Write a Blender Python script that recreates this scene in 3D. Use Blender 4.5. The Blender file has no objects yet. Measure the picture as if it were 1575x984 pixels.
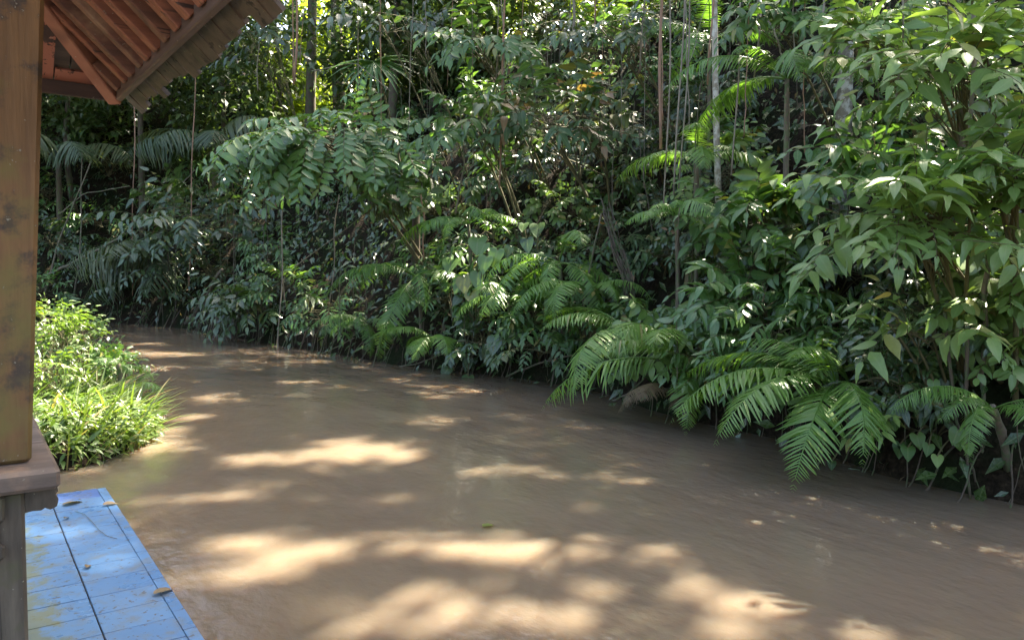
import bpy, math, random
import numpy as np
from mathutils import Matrix, Vector

random.seed(11); RNG = np.random.default_rng(11)
SC = bpy.context.scene
COL = SC.collection
R = math.radians

# ------------------------------------------------------------------ camera
# world: X across the river (towards the jungle bank), Y along the river, Z up, water at z = 0
CAM_H = 1.65; FPX = 1180.0; PITCH = R(4.1); ROLL = R(1.0); YAW = R(36)
_f0 = np.array([math.sin(YAW), math.cos(YAW), 0]); _r0 = np.array([math.cos(YAW), -math.sin(YAW), 0]); _z = np.array([0, 0, 1.0])
_fw = _f0*math.cos(PITCH) - _z*math.sin(PITCH); _u0 = _z*math.cos(PITCH) + _f0*math.sin(PITCH)
_rt = _r0*math.cos(ROLL) + _u0*math.sin(ROLL); _up = -_r0*math.sin(ROLL) + _u0*math.cos(ROLL)
CAMP = np.array([0, 0, CAM_H])
cam = bpy.data.cameras.new('camera'); camo = bpy.data.objects.new('camera', cam); COL.objects.link(camo)
camo.matrix_world = Matrix(((_rt[0], _up[0], -_fw[0], 0), (_rt[1], _up[1], -_fw[1], 0), (_rt[2], _up[2], -_fw[2], CAM_H), (0, 0, 0, 1)))
cam.sensor_width = 36; cam.lens = 36*FPX/1575; cam.clip_start = 0.05; cam.clip_end = 500
SC.camera = camo

# ------------------------------------------------------------------ sky, sun, exposure
SUN_EL = R(56); SUN_AZ = R(74)                       # azimuth measured from +Y towards +X
SUND = np.array([math.sin(SUN_AZ)*math.cos(SUN_EL), math.cos(SUN_AZ)*math.cos(SUN_EL), math.sin(SUN_EL)])
w = bpy.data.worlds.new('World'); SC.world = w; w.use_nodes = True
nt = w.node_tree; sky = nt.nodes.new('ShaderNodeTexSky'); sky.sky_type = 'NISHITA'; sky.sun_disc = False
sky.sun_elevation = SUN_EL; sky.sun_rotation = SUN_AZ; sky.air_density = 1.0; sky.dust_density = 5.0; sky.ozone_density = .4
nt.links.new(sky.outputs[0], nt.nodes['Background'].inputs[0]); nt.nodes['Background'].inputs[1].default_value = 0.08
sl = bpy.data.lights.new('sun', 'SUN'); sl.energy = 5.0; sl.angle = R(0.8); sl.color = (1, 0.90, 0.75)
so = bpy.data.objects.new('sun', sl); COL.objects.link(so); so.location = (10, 3, 30)
so.rotation_euler = Vector((-SUND[0], -SUND[1], -SUND[2])).to_track_quat('-Z', 'Y').to_euler()
SC.view_settings.view_transform = 'Standard'; SC.view_settings.look = 'None'
SC.view_settings.exposure = 3.3; SC.view_settings.gamma = 1
SC.cycles.max_bounces = 7; SC.cycles.diffuse_bounces = 4; SC.cycles.glossy_bounces = 3; SC.cycles.transmission_bounces = 4
SC.cycles.transparent_max_bounces = 4; SC.cycles.use_denoising = True
SC.cycles.sample_clamp_indirect = 6

# ------------------------------------------------------------------ helpers
def ray(px, py):
    d = _fw + _rt*((px-787.5)/FPX) - _up*((py-492)/FPX)
    return d
def project(p):
    q = np.asarray(p, float) - CAMP; dz = q @ _fw
    return 787.5 + FPX*(q@_rt)/dz, 492 - FPX*(q@_up)/dz, dz
def tag(o, label=None, cat=None, group=None, kind=None):
    if label: o['label'] = label
    if cat: o['category'] = cat
    if group: o['group'] = group
    if kind: o['kind'] = kind
    return o
def link(name, data, parent=None, M=None, loc=None):
    o = bpy.data.objects.new(name, data); COL.objects.link(o)
    if parent is not None: o.parent = parent
    if M is not None: o.matrix_basis = Matrix(M.tolist() if hasattr(M, 'tolist') else M)
    if loc is not None: o.location = [float(v) for v in loc]
    return o
def empty(name, loc=(0, 0, 0)):
    o = link(name, None, loc=loc); o.empty_display_size = 0.1
    return o

class Acc:
    """collects geometry (numpy) and builds one mesh"""
    def __init__(s): s.V = []; s.L = []; s.S = []; s.T = []; s.Rb = []; s.n = 0
    def raw(s, V, loops, sizes, tint=0.5, rib=1.0):
        V = np.asarray(V, float); s.V.append(V); s.L.append(np.asarray(loops, np.int64)+s.n); s.S.append(np.asarray(sizes, np.int64))
        s.T.append(np.broadcast_to(np.asarray(tint, float), (len(V),)).copy()); s.Rb.append(np.broadcast_to(np.asarray(rib, float), (len(V),)).copy()); s.n += len(V)
    def inst(s, tpl, Ms, tints):
        V, L, S, rib = tpl; N = len(Ms)
        if N == 0: return
        Ms = np.asarray(Ms, float); nv = len(V)
        P = np.einsum('nij,vj->nvi', Ms[:, :3, :3], V) + Ms[:, None, :3, 3]
        s.V.append(P.reshape(-1, 3)); s.L.append((L[None, :] + (np.arange(N)*nv)[:, None]).ravel()+s.n); s.S.append(np.tile(S, N))
        s.T.append(np.repeat(np.asarray(tints, float), nv)); s.Rb.append(np.tile(rib, N)); s.n += N*nv
    def mesh(s, name, mat, smooth=True, offset=None):
        V = np.concatenate(s.V); L = np.concatenate(s.L); S = np.concatenate(s.S)
        if offset is not None: V = V - np.asarray(offset, float)
        me = bpy.data.meshes.new(name); me.vertices.add(len(V)); me.vertices.foreach_set('co', V.astype(np.float32).ravel())
        me.loops.add(len(L)); me.loops.foreach_set('vertex_index', L.astype(np.int32))
        me.polygons.add(len(S)); st = np.concatenate([[0], np.cumsum(S)[:-1]])
        me.polygons.foreach_set('loop_start', st.astype(np.int32)); me.polygons.foreach_set('loop_total', S.astype(np.int32))
        me.polygons.foreach_set('use_smooth', np.full(len(S), smooth))
        a = me.attributes.new('tint', 'FLOAT', 'POINT'); a.data.foreach_set('value', np.concatenate(s.T).astype(np.float32))
        a = me.attributes.new('rib', 'FLOAT', 'POINT'); a.data.foreach_set('value', np.concatenate(s.Rb).astype(np.float32))
        me.update(calc_edges=True); me.materials.append(mat)
        return me
    def tube(s, pts, rad, sides=6, tint=0.5, cap=True):
        pts = np.asarray(pts, float); n = len(pts); rad = np.broadcast_to(np.asarray(rad, float), (n,))
        t = np.gradient(pts, axis=0); t /= np.linalg.norm(t, axis=1)[:, None]+1e-9
        ref = np.array([0, 0, 1.0]) if abs(t[0][2]) < .9 else np.array([1.0, 0, 0])
        a = np.cross(t, ref); a /= np.linalg.norm(a, axis=1)[:, None]+1e-9; b = np.cross(t, a)
        th = np.arange(sides)*2*np.pi/sides
        V = pts[:, None, :] + rad[:, None, None]*(np.cos(th)[None, :, None]*a[:, None, :] + np.sin(th)[None, :, None]*b[:, None, :])
        i = np.arange(n-1)[:, None]*sides; j = np.arange(sides)[None, :]; k = (np.arange(sides)+1)[None, :] % sides
        Q = np.stack([i+j, i+k, i+sides+k, i+sides+j], -1).reshape(-1)
        S = np.full((n-1)*sides, 4)
        if cap:
            Q = np.concatenate([Q, np.arange(sides)[::-1], (n-1)*sides+np.arange(sides)]); S = np.concatenate([S, [sides, sides]])
        s.raw(V.reshape(-1, 3), Q, S, tint)
    def box(s, lo, hi, tint=0.5, M=None, bev=0.0):
        x0, y0, z0 = lo; x1, y1, z1 = hi
        if bev <= 0:
            V = np.array([(x, y, z) for z in (z0, z1) for y in (y0, y1) for x in (x0, x1)], float)
            F = [(0, 2, 3, 1), (4, 5, 7, 6), (0, 1, 5, 4), (2, 6, 7, 3), (0, 4, 6, 2), (1, 3, 7, 5)]
        else:
            b = bev; V = []; 
            for z in (z0, z0+b, z1-b, z1):
                e = b if z in (z0, z1) else 0
                xa, xb, ya, yb = x0+e, x1-e, y0+e, y1-e; c = b if e == 0 else b*.5
                V += [(xa+c, ya, z), (xb-c, ya, z), (xb, ya+c, z), (xb, yb-c, z), (xb-c, yb, z), (xa+c, yb, z), (xa, yb-c, z), (xa, ya+c, z)]
            V = np.array(V, float); F = []
            for k in range(3):
                for j in range(8): F.append((k*8+j, k*8+(j+1) % 8, k*8+8+(j+1) % 8, k*8+8+j))
            F.append(tuple(range(8))[::-1]); F.append(tuple(range(24, 32)))
        if M is not None: V = V @ np.asarray(M)[:3, :3].T + np.asarray(M)[:3, 3]
        s.raw(V, [i for f in F for i in f], [len(f) for f in F], tint)

def basis(pos, d, up, sx, sy=None, sz=None):
    """rows of matrices: local Y = d, local Z about up"""
    pos = np.atleast_2d(pos).astype(float); N = len(pos)
    d = np.broadcast_to(np.atleast_2d(d), (N, 3)).astype(float); up = np.broadcast_to(np.atleast_2d(up), (N, 3)).astype(float)
    d = d/(np.linalg.norm(d, axis=1)[:, None]+1e-9)
    x = np.cross(d, up); x /= np.linalg.norm(x, axis=1)[:, None]+1e-6; z = np.cross(x, d)
    sx = np.broadcast_to(np.asarray(sx, float), (N,)); sy = sx if sy is None else np.broadcast_to(np.asarray(sy, float), (N,)); sz = sx if sz is None else sz
    M = np.zeros((N, 4, 4)); M[:, :3, 0] = x*sx[:, None]; M[:, :3, 1] = d*sy[:, None]; M[:, :3, 2] = z*np.broadcast_to(np.asarray(sz, float), (N,))[:, None]; M[:, :3, 3] = pos; M[:, 3, 3] = 1
    return M
def unit(v): v = np.asarray(v, float); return v/(np.linalg.norm(v)+1e-9)

# leaf templates: length 1 along +Y, normal +Z
def leaf_tpl(ts, ws, W, fold=0.25, droop=0.25, wave=0.0):
    V = []; rib = []; L = []; S = []
    for i, (t, wd) in enumerate(zip(ts, ws)):
        z = -droop*t*t
        if wd <= 0: V.append((0, t, z)); rib.append(0)
        else:
            h = wd*W; zz = z + fold*h + wave*math.sin(i*2.1)*h
            V += [(-h, t, zz), (0, t, z), (h, t, zz-2*wave*math.sin(i*2.1)*h*.4)]; rib += [1, 0, 1]
    idx = []; k = 0
    for wd in ws:
        idx.append((k,) if wd <= 0 else (k, k+1, k+2)); k += 1 if wd <= 0 else 3
    for a, b in zip(idx[:-1], idx[1:]):
        if len(a) == 1 and len(b) == 3: L += [a[0], b[1], b[0], a[0], b[2], b[1]]; S += [3, 3]
        elif len(a) == 3 and len(b) == 1: L += [a[0], a[1], b[0], a[1], a[2], b[0]]; S += [3, 3]
        else: L += [a[0], a[1], b[1], b[0], a[1], a[2], b[2], b[1]]; S += [4, 4]
    return np.array(V, float), np.array(L), np.array(S), np.array(rib, float)
OVATE = leaf_tpl([0, .08, .22, .40, .60, .78, .91, 1], [0, .5, .88, 1, .82, .46, .15, 0], .205, .28, .28, .08)
LANCE = leaf_tpl([0, .15, .42, .72, 1], [0, .6, 1, .62, 0], .15, .3, .3, .1)
ROUND = leaf_tpl([0, .12, .4, .72, .92, 1], [0, .66, 1, .85, .35, 0], .27, .2, .2, .14)
SMALL = leaf_tpl([0, .42, 1], [0, 1, 0], .22, .3, .2)
OBLONG = leaf_tpl([0, .12, .4, .72, .92, 1], [0, .7, 1, .9, .4, 0], .19, .25, .2, .1)
BLADE = leaf_tpl([0, .3, .62, .85, 1], [.55, 1, .75, .4, 0], .028, .4, .55)
NARROW = leaf_tpl([0, .3, .7, 1], [.3, 1, .7, 0], .06, .3, .4)
def heart_tpl():
    o = [(0, .16), (.10, .02), (.24, 0), (.36, .14), (.39, .34), (.30, .58), (.15, .82), (0, 1)]
    V = [(0, .18, 0), (0, .5, -.03), (0, .8, -.12)]; rib = [0, 0, 0]; n = len(o)
    L = []; S = []
    for sgn in (1, -1):
        st = len(V)
        for x, y in o: V.append((sgn*x, y, .16*abs(x) - .14*y*y - (.05 if y < .1 else 0))); rib.append(1 if x else 0)
        for i in range(n-1):
            c = 0 if i < 3 else (1 if i < 5 else 2)
            f = [c, st+i, st+i+1] if sgn > 0 else [c, st+i+1, st+i]
            L += f; S.append(3)
            nc = 0 if i+1 < 3 else (1 if i+1 < 5 else 2)
            if nc != c: L += ([c, st+i+1, nc] if sgn > 0 else [c, nc, st+i+1]); S.append(3)
    return np.array(V, float), np.array(L), np.array(S), np.array(rib, float)
HEART = heart_tpl()
VARS = {}
def _vary(tpl, ts, ws, W):
    VARS[id(tpl)] = [tpl] + [leaf_tpl(ts, [x*q for x, q in zip(ws, list(qs)+[1]*4)], W*wm, fo, dr, wvv) for qs, wm, fo, dr, wvv in (((1, 1.1, .95, 1.1, 1.2, 1), .9, .45, .12, .2), ((1, .9, 1.05, .9, .8, 1), 1.12, .12, .5, -.25), ((1, 1, 1, .9, .7, 1), .8, .6, .35, .3), ((1, .85, 1.05, 1, .9, 1), 1.05, .05, .05, -.15))]
_vary(OVATE, [0, .08, .22, .40, .60, .78, .91, 1], [0, .5, .88, 1, .82, .46, .15, 0], .205); _vary(ROUND, [0, .12, .4, .72, .92, 1], [0, .66, 1, .85, .35, 0], .27); _vary(OBLONG, [0, .12, .4, .72, .92, 1], [0, .7, 1, .9, .4, 0], .19); _vary(LANCE, [0, .15, .42, .72, 1], [0, .6, 1, .62, 0], .15)

# ------------------------------------------------------------------ materials
def new_mat(name):
    m = bpy.data.materials.new(name); m.use_nodes = True; nt = m.node_tree
    return m, nt, nt.nodes['Principled BSDF'], nt.nodes['Material Output']
def N(nt, t, **kw):
    n = nt.nodes.new(t)
    for k, v in kw.items():
        if k in n.inputs: n.inputs[k].default_value = v
        else: setattr(n, k, v)
    return n
def ramp(nt, fac, stops):
    r = nt.nodes.new('ShaderNodeValToRGB'); e = r.color_ramp.elements
    while len(e) < len(stops): e.new(0.5)
    for el, (p, c) in zip(e, stops): el.position = p; el.color = (*c, 1) if len(c) == 3 else c
    nt.links.new(fac, r.inputs[0]); return r.outputs[0]
def mixc(nt, fac, a, b, bt='MIX'):
    m = nt.nodes.new('ShaderNodeMix'); m.data_type = 'RGBA'; m.blend_type = bt
    for s, v in ((0, fac), (6, a), (7, b)):
        if hasattr(v, 'links') or isinstance(v, bpy.types.NodeSocket): nt.links.new(v, m.inputs[s])
        else: m.inputs[s].default_value = v if s == 0 else (*v, 1)
    return m.outputs[2]
def noise(nt, scale, detail=4, coord=None, rough=.55, vec=None):
    n = N(nt, 'ShaderNodeTexNoise', Scale=scale, Detail=detail, Roughness=rough)
    if vec is not None: nt.links.new(vec, n.inputs['Vector'])
    return n.outputs[0]
def coords(nt, scale=(1, 1, 1), kind='Object', rot=(0, 0, 0)):
    t = nt.nodes.new('ShaderNodeTexCoord'); m = nt.nodes.new('ShaderNodeMapping'); m.inputs['Scale'].default_value = scale; m.inputs['Rotation'].default_value = rot
    nt.links.new(t.outputs[kind], m.inputs[0]); return m.outputs[0]
def bump(nt, h, strength, dist, bsdf):
    b = N(nt, 'ShaderNodeBump', Strength=strength, Distance=dist); nt.links.new(h, b.inputs['Height']); nt.links.new(b.outputs[0], bsdf.inputs['Normal'])

def leaf_mat(name, stops, rough=.38, transl=.3, spec=.5, tcol=1.6):
    m, nt, b, out = new_mat(name)
    a = N(nt, 'ShaderNodeAttribute', attribute_name='tint'); rb = N(nt, 'ShaderNodeAttribute', attribute_name='rib')
    c = ramp(nt, a.outputs['Fac'], stops)
    nz = noise(nt, 9.0, 3, vec=coords(nt, kind='Object'))
    c = mixc(nt, ramp(nt, nz, [(.4, (.0,)*3), (.78, (.3,)*3)]), c, (.10, .115, .03))
    pale = mixc(nt, .5, c, (.25, .30, .13))
    c2 = mixc(nt, ramp(nt, rb.outputs['Fac'], [(.0, (.55,)*3), (.16, (0, 0, 0))]), c, pale)
    nt.links.new(c2, b.inputs['Base Color']); b.inputs['Roughness'].default_value = rough; b.inputs['Specular IOR Level'].default_value = spec
    nr = ramp(nt, noise(nt, 30, 2, vec=coords(nt)), [(.3, (rough-.08,)*3), (.7, (rough+.14,)*3)]); nt.links.new(nr, b.inputs['Roughness'])
    tr = N(nt, 'ShaderNodeBsdfTranslucent'); tc = mixc(nt, 1.0, c2, (tcol*1.05, tcol*1.1, tcol*.45), 'MULTIPLY'); nt.links.new(tc, tr.inputs[0])
    mx = N(nt, 'ShaderNodeMixShader'); mx.inputs[0].default_value = transl
    nt.links.new(b.outputs[0], mx.inputs[1]); nt.links.new(tr.outputs[0], mx.inputs[2]); nt.links.new(mx.outputs[0], out.inputs[0])
    return m
LM = {
 'dark':  leaf_mat('leaf_dark_glossy', [(0, (.024, .054, .018)), (.5, (.04, .082, .025)), (.85, (.07, .115, .032)), (1, (.18, .16, .05))], .27, .22, .7),
 'mid':   leaf_mat('leaf_mid_green', [(0, (.04, .10, .022)), (.5, (.065, .145, .032)), (.85, (.105, .185, .04)), (1, (.24, .20, .05))], .34, .3, .6),
 'light': leaf_mat('leaf_light_green', [(0, (.095, .175, .045)), (.5, (.14, .235, .06)), (.85, (.19, .28, .075)), (1, (.32, .28, .08))], .36, .32, .6),
 'blue':  leaf_mat('leaf_blue_green', [(0, (.045, .11, .026)), (.5, (.068, .155, .036)), (.9, (.095, .185, .042)), (1, (.18, .18, .05))], .3, .28, .65),
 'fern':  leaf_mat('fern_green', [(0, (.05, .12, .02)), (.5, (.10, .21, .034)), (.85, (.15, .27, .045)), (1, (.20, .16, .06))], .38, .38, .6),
 'palm':  leaf_mat('palm_green', [(0, (.03, .06, .022)), (.5, (.05, .085, .03)), (1, (.10, .11, .045))], .36, .22),
 'lime':  leaf_mat('leaf_lime', [(0, (.05, .10, .016)), (.5, (.085, .15, .024)), (.9, (.12, .18, .03)), (1, (.18, .18, .05))], .42, .35),
 'grass': leaf_mat('grass_green', [(0, (.045, .085, .015)), (.5, (.08, .13, .024)), (.85, (.12, .16, .035)), (1, (.22, .18, .08))], .42, .35),
 'red':   leaf_mat('leaf_bronze_tipped', [(0, (.04, .09, .03)), (.55, (.06, .12, .04)), (.8, (.11, .12, .04)), (1, (.22, .11, .05))], .36, .28),
 'dead':  leaf_mat('leaf_dry_brown', [(0, (.06, .036, .018)), (.5, (.11, .068, .034)), (1, (.20, .14, .07))], .6, .15),
 'yellow': leaf_mat('leaf_yellow', [(0, (.45, .34, .04)), (1, (.55, .42, .08))], .45, .3),
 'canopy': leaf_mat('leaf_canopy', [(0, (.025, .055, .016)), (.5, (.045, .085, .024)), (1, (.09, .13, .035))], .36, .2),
 'sunny': leaf_mat('leaf_painted_sunlit', [(0, (.12, .18, .02)), (.5, (.20, .26, .03)), (1, (.30, .32, .045))], .45, .55),  # sunlight on the hilltop leaves is put into this brighter yellow
}
def bark_mat(name, c0, c1, c2=None, scale=14, patch=None):
    m, nt, b, out = new_mat(name)
    v = coords(nt, (1, 1, .25)); n1 = noise(nt, scale, 6, vec=v, rough=.65); n2 = noise(nt, 11, 5, vec=coords(nt), rough=.65)
    c = ramp(nt, n1, [(.3, c0), (.7, c1)])
    if c2: c = mixc(nt, ramp(nt, n2, [(.48, (0, 0, 0)), (.58, (1, 1, 1))]), c, c2)
    nt.links.new(c, b.inputs['Base Color']); b.inputs['Roughness'].default_value = .85; bump(nt, n1, .6, .012, b)
    return m
BARK = bark_mat('bark_brown', (.045, .032, .022), (.12, .09, .06), (.07, .09, .035))
PALE = bark_mat('bark_pale_lichen', (.08, .07, .05), (.22, .20, .15), (.38, .38, .32), 9)
PALE2 = bark_mat('bark_slim_pale', (.20, .17, .12), (.42, .38, .29), (.52, .50, .42), 9)
TWIG = bark_mat('twig_green_brown', (.06, .06, .025), (.13, .11, .045))
VINE = bark_mat('vine_brown', (.15, .09, .055), (.33, .20, .125), None, 20)
VINE2 = bark_mat('vine_grey', (.13, .11, .08), (.27, .24, .18), None, 20)
DEADW = bark_mat('dead_wood', (.07, .055, .04), (.20, .16, .11), (.09, .12, .05))

# ------------------------------------------------------------------ ground: river bed, near bank, jungle slope in one sheet
_by = np.array([-60, -5, 2.2, 3.1, 3.7, 4.4, 5.5, 6.2, 7.2, 8.2, 9, 10, 11.2, 12.9, 15.4, 19, 21, 22.3, 24, 25.5, 27, 30, 80])
_bx = np.array([8, 6.6, 6.15, 6.03, 6.25, 6.47, 6.4, 6.5, 6.8, 6.75, 6.63, 6.16, 5.73, 5.5, 4.95, 4.55, 3.7, 2.8, .2, -4, -12, -32, -300])
_ly = np.array([-60, 6.3, 6.5, 6.62, 6.75, 7.1, 7.6, 10, 14, 17, 18.6, 20, 21, 22, 23, 60])
_lx = np.array([-40, -8, -2.0, .0, .75, 1.15, 1.42, 1.5, 1.6, 1.5, .3, -3, -7, -13, -22, -200])
def xb(y): return np.interp(y, _by, _bx)
def xl(y): return np.interp(y, _ly, _lx)
def inland(x, y):
    g = (xb(y+.1)-xb(y-.1))/.2
    return (x-xb(y))/np.sqrt(1+np.minimum(g*g, 16))
def vnoise(x, y, s=1.0):
    x = x*s; y = y*s
    return (np.sin(x*1.7+1.3*np.sin(y*1.1+.7))+np.sin(y*2.1+1.7*np.sin(x*.9+2.1))+.6*np.sin(x*3.7+y*2.9)+.5*np.sin(x*5.3-y*4.7+1))/3.1
def ground_z(x, y):
    x = np.asarray(x, float); y = np.asarray(y, float)
    u = inland(x, y); z = np.full(np.broadcast(x, y).shape, -.9)
    slope = np.interp(u, [-1.2, -.25, 0, .18, .5, 6.0, 7.6, 11, 20, 60], [-.9, -.5, -.02, .42, .75, 7.4, 8.6, 9.6, 12, 22])
    slope = np.where(u > .5, .75+(slope-.75)*np.interp(y, [0, 6, 9, 12, 16, 22, 30], [1.12, 1.08, .98, .86, .84, .86, .9]), slope)
    slope = slope + np.clip(u-.3, 0, 1)*(.38*vnoise(x, y, .9)+.16*vnoise(x, y, 2.7))
    z = np.where(u > -1.2, slope, z)
    ul = (xl(y)-x); ll = np.interp(ul, [-1.0, -.2, 0, .25, 1, 4, 20], [-.9, -.4, -.02, .16, .22, .35, .8]) + np.clip(ul, 0, .3)*.12*vnoise(x, y, 2.5)
    gl = np.maximum(z, np.where(ul > -1.0, ll, -.9))
    return gl
def bank_pt(px, py, u):
    """point where the view ray reaches a distance u inland of the far waterline"""
    d = ray(px, py); t = np.linspace(2.0, 60, 6000); P = CAMP + t[:, None]*d
    uu = inland(P[:, 0], P[:, 1]); k = np.argmax(uu >= u)
    return P[k]
gx = np.concatenate([np.linspace(-60, -4, 30)[:-1], np.linspace(-4, 20, 121)[:-1], np.linspace(20, 90, 26)])
gy = np.concatenate([np.linspace(-50, -2, 26)[:-1], np.linspace(-2, 32, 171)[:-1], np.linspace(32, 100, 20)])
GX, GY = np.meshgrid(gx, gy); GZ = ground_z(GX, GY); nx, ny = len(gx), len(gy)
GZ = GZ + np.where(GZ > .1, .05*vnoise(GX, GY, 7.0), 0)
ii = (np.arange(ny-1)[:, None]*nx + np.arange(nx-1)[None, :]).ravel()
acc = Acc(); acc.raw(np.stack([GX, GY, GZ], -1).reshape(-1, 3), np.stack([ii, ii+1, ii+nx+1, ii+nx], -1).ravel(), np.full(len(ii), 4))
m, nt, b, out = new_mat('soil')
n1 = noise(nt, 2.2, 8, vec=coords(nt)); n2 = noise(nt, 22, 6, vec=coords(nt))
c = ramp(nt, n2, [(.3, (.010, .008, .005)), (.55, (.026, .019, .012)), (.75, (.055, .040, .024))])
c = mixc(nt, ramp(nt, n1, [(.46, (0, 0, 0)), (.6, (.8, .8, .8))]), c, (.014, .022, .008))
nt.links.new(c, b.inputs['Base Color']); b.inputs['Roughness'].default_value = .95; b.inputs['Specular IOR Level'].default_value = .08; bump(nt, n2, .9, .06, b)
link('ground', acc.mesh('ground', m)); tag(bpy.data.objects['ground'], kind='structure')

# ------------------------------------------------------------------ river
acc = Acc()
yy = np.linspace(-40, 60, 2); acc.raw([(-60, -45, 0), (45, -45, 0), (45, 70, 0), (-60, 70, 0)], [0, 1, 2, 3], [4])
m, nt, b, out = new_mat('muddy_water')
n1 = noise(nt, .7, 4, vec=coords(nt, (1, .35, 1), rot=(0, 0, R(6))))
c = ramp(nt, n1, [(.3, (.120, .092, .063)), (.7, (.146, .111, .075))])
nt.links.new(c, b.inputs['Base Color']); b.inputs['Roughness'].default_value = .05; b.inputs['IOR'].default_value = 1.33
b.inputs['Subsurface Weight'].default_value = 1.0; b.inputs['Subsurface Radius'].default_value = (1.0, .62, .36); b.inputs['Subsurface Scale'].default_value = .42
wv = coords(nt, (1, .42, 1), rot=(0, 0, R(-8)))
wa = noise(nt, 2.4, 3, vec=wv, rough=.5); wb = noise(nt, 17, 3, vec=coords(nt, (1, .7, 1), rot=(0, 0, R(-8))), rough=.55); 
ma = N(nt, 'ShaderNodeMath', operation='MULTIPLY'); nt.links.new(wb, ma.inputs[0]); ma.inputs[1].default_value = .2
mb = N(nt, 'ShaderNodeMath', operation='ADD'); nt.links.new(wa, mb.inputs[0]); nt.links.new(ma.outputs[0], mb.inputs[1])
bump(nt, mb.outputs[0], .6, .04, b)
link('river', acc.mesh('river', m, smooth=False)); tag(bpy.data.objects['river'], kind='structure')

# ------------------------------------------------------------------ blue tiled deck
DZ = .15; DX = .757; DY = 5.555; DY0 = -2.05
m, nt, b, out = new_mat('deck_concrete')
c = ramp(nt, noise(nt, 12, 6, vec=coords(nt)), [(.3, (.05, .045, .03)), (.7, (.14, .12, .09))]); nt.links.new(c, b.inputs['Base Color']); b.inputs['Roughness'].default_value = .9
acc = Acc(); acc.box((-2.6, DY0, -.9), (DX-.004, DY-.004, DZ-.012))
deck = link('deck', acc.mesh('deck', m, smooth=False)); tag(deck, kind='structure')
def tile_mat(name, c0, c1):
    m, nt, b, out = new_mat(name)
    g = N(nt, 'ShaderNodeNewGeometry'); oi = N(nt, 'ShaderNodeObjectInfo')
    n1 = N(nt, 'ShaderNodeTexNoise', Scale=4.5, Detail=5); nt.links.new(g.outputs['Position'], n1.inputs['Vector'])
    n2 = N(nt, 'ShaderNodeTexNoise', Scale=38, Detail=5, Roughness=.6); nt.links.new(g.outputs['Position'], n2.inputs['Vector'])
    n3 = N(nt, 'ShaderNodeTexNoise', Scale=11, Detail=6, Roughness=.7); nt.links.new(g.outputs['Position'], n3.inputs['Vector'])
    c = mixc(nt, oi.outputs['Random'], c0, c1)
    c = mixc(nt, ramp(nt, n1.outputs[0], [(.4, (0, 0, 0)), (.75, (.35,)*3)]), c, (.11, .18, .25))
    c = mixc(nt, ramp(nt, n3.outputs[0], [(.50, (0, 0, 0)), (.66, (.65,)*3)]), c, (.12, .12, .10))
    c = mixc(nt, ramp(nt, n2.outputs[0], [(.60, (0, 0, 0)), (.65, (.9,)*3)]), c, (.06, .045, .03))
    # moss and dirt against the pier side and on the edge strip
    sp = N(nt, 'ShaderNodeSeparateXYZ'); nt.links.new(g.outputs['Position'], sp.inputs[0])
    ad = N(nt, 'ShaderNodeMath', operation='MULTIPLY_ADD'); nt.links.new(n3.outputs[0], ad.inputs[0]); ad.inputs[1].default_value = -.5; nt.links.new(sp.outputs[0], ad.inputs[2])
    c = mixc(nt, ramp(nt, ad.outputs[0], [(.0, (.75,)*3), (.07, (0, 0, 0))]), c, (.12, .125, .035))
    nt.links.new(c, b.inputs['Base Color'])
    nt.links.new(ramp(nt, n1.outputs[0], [(.3, (.22,)*3), (.7, (.5,)*3)]), b.inputs['Roughness'])
    bump(nt, n2.outputs[0], .25, .002, b)
    return m
TB = tile_mat('tile_blue', (.058, .143, .285), (.08, .178, .325)); TD = tile_mat('tile_royal_blue', (.035, .08, .25), (.042, .092, .27))
def tile_mesh(wx, wy, mat):
    a = Acc(); a.box((-wx/2, -wy/2, -.010), (wx/2, wy/2, 0), bev=.002); return a.mesh('tile', mat, smooth=False)
J = .006
cols = [(-.37, -.10), (-.10, .17), (.17, .44), (.44, .712)]
tms = {}
rows = [DY-.2*k for k in range(1, 27)]
for k, y0 in enumerate(rows):
    for (x0, x1) in cols:
        mat = TD if k == 0 else TB
        key = (round(x1-x0, 3), mat.name)
        if key not in tms: tms[key] = tile_mesh(x1-x0-J, .2-J*.7, mat)
        o = link('tile', tms[key], deck, loc=((x0+x1)/2+random.uniform(-.0006, .0006), y0+.1, DZ+random.uniform(-.0008, .0008)))
        o.rotation_euler = (random.uniform(-.004, .004), random.uniform(-.003, .003), random.uniform(-.003, .003))
y = DY; em = {}
while y > .4:
    h = random.choice((.2, .2, .4, .27)); mat = TB
    if round(h, 2) not in em: em[round(h, 2)] = tile_mesh(.05, h-J*.7, mat)
    link('edge_tile', em[round(h, 2)], deck, loc=(DX-.0205, y-h/2, DZ+random.uniform(-.001, .001))); y -= h

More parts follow.
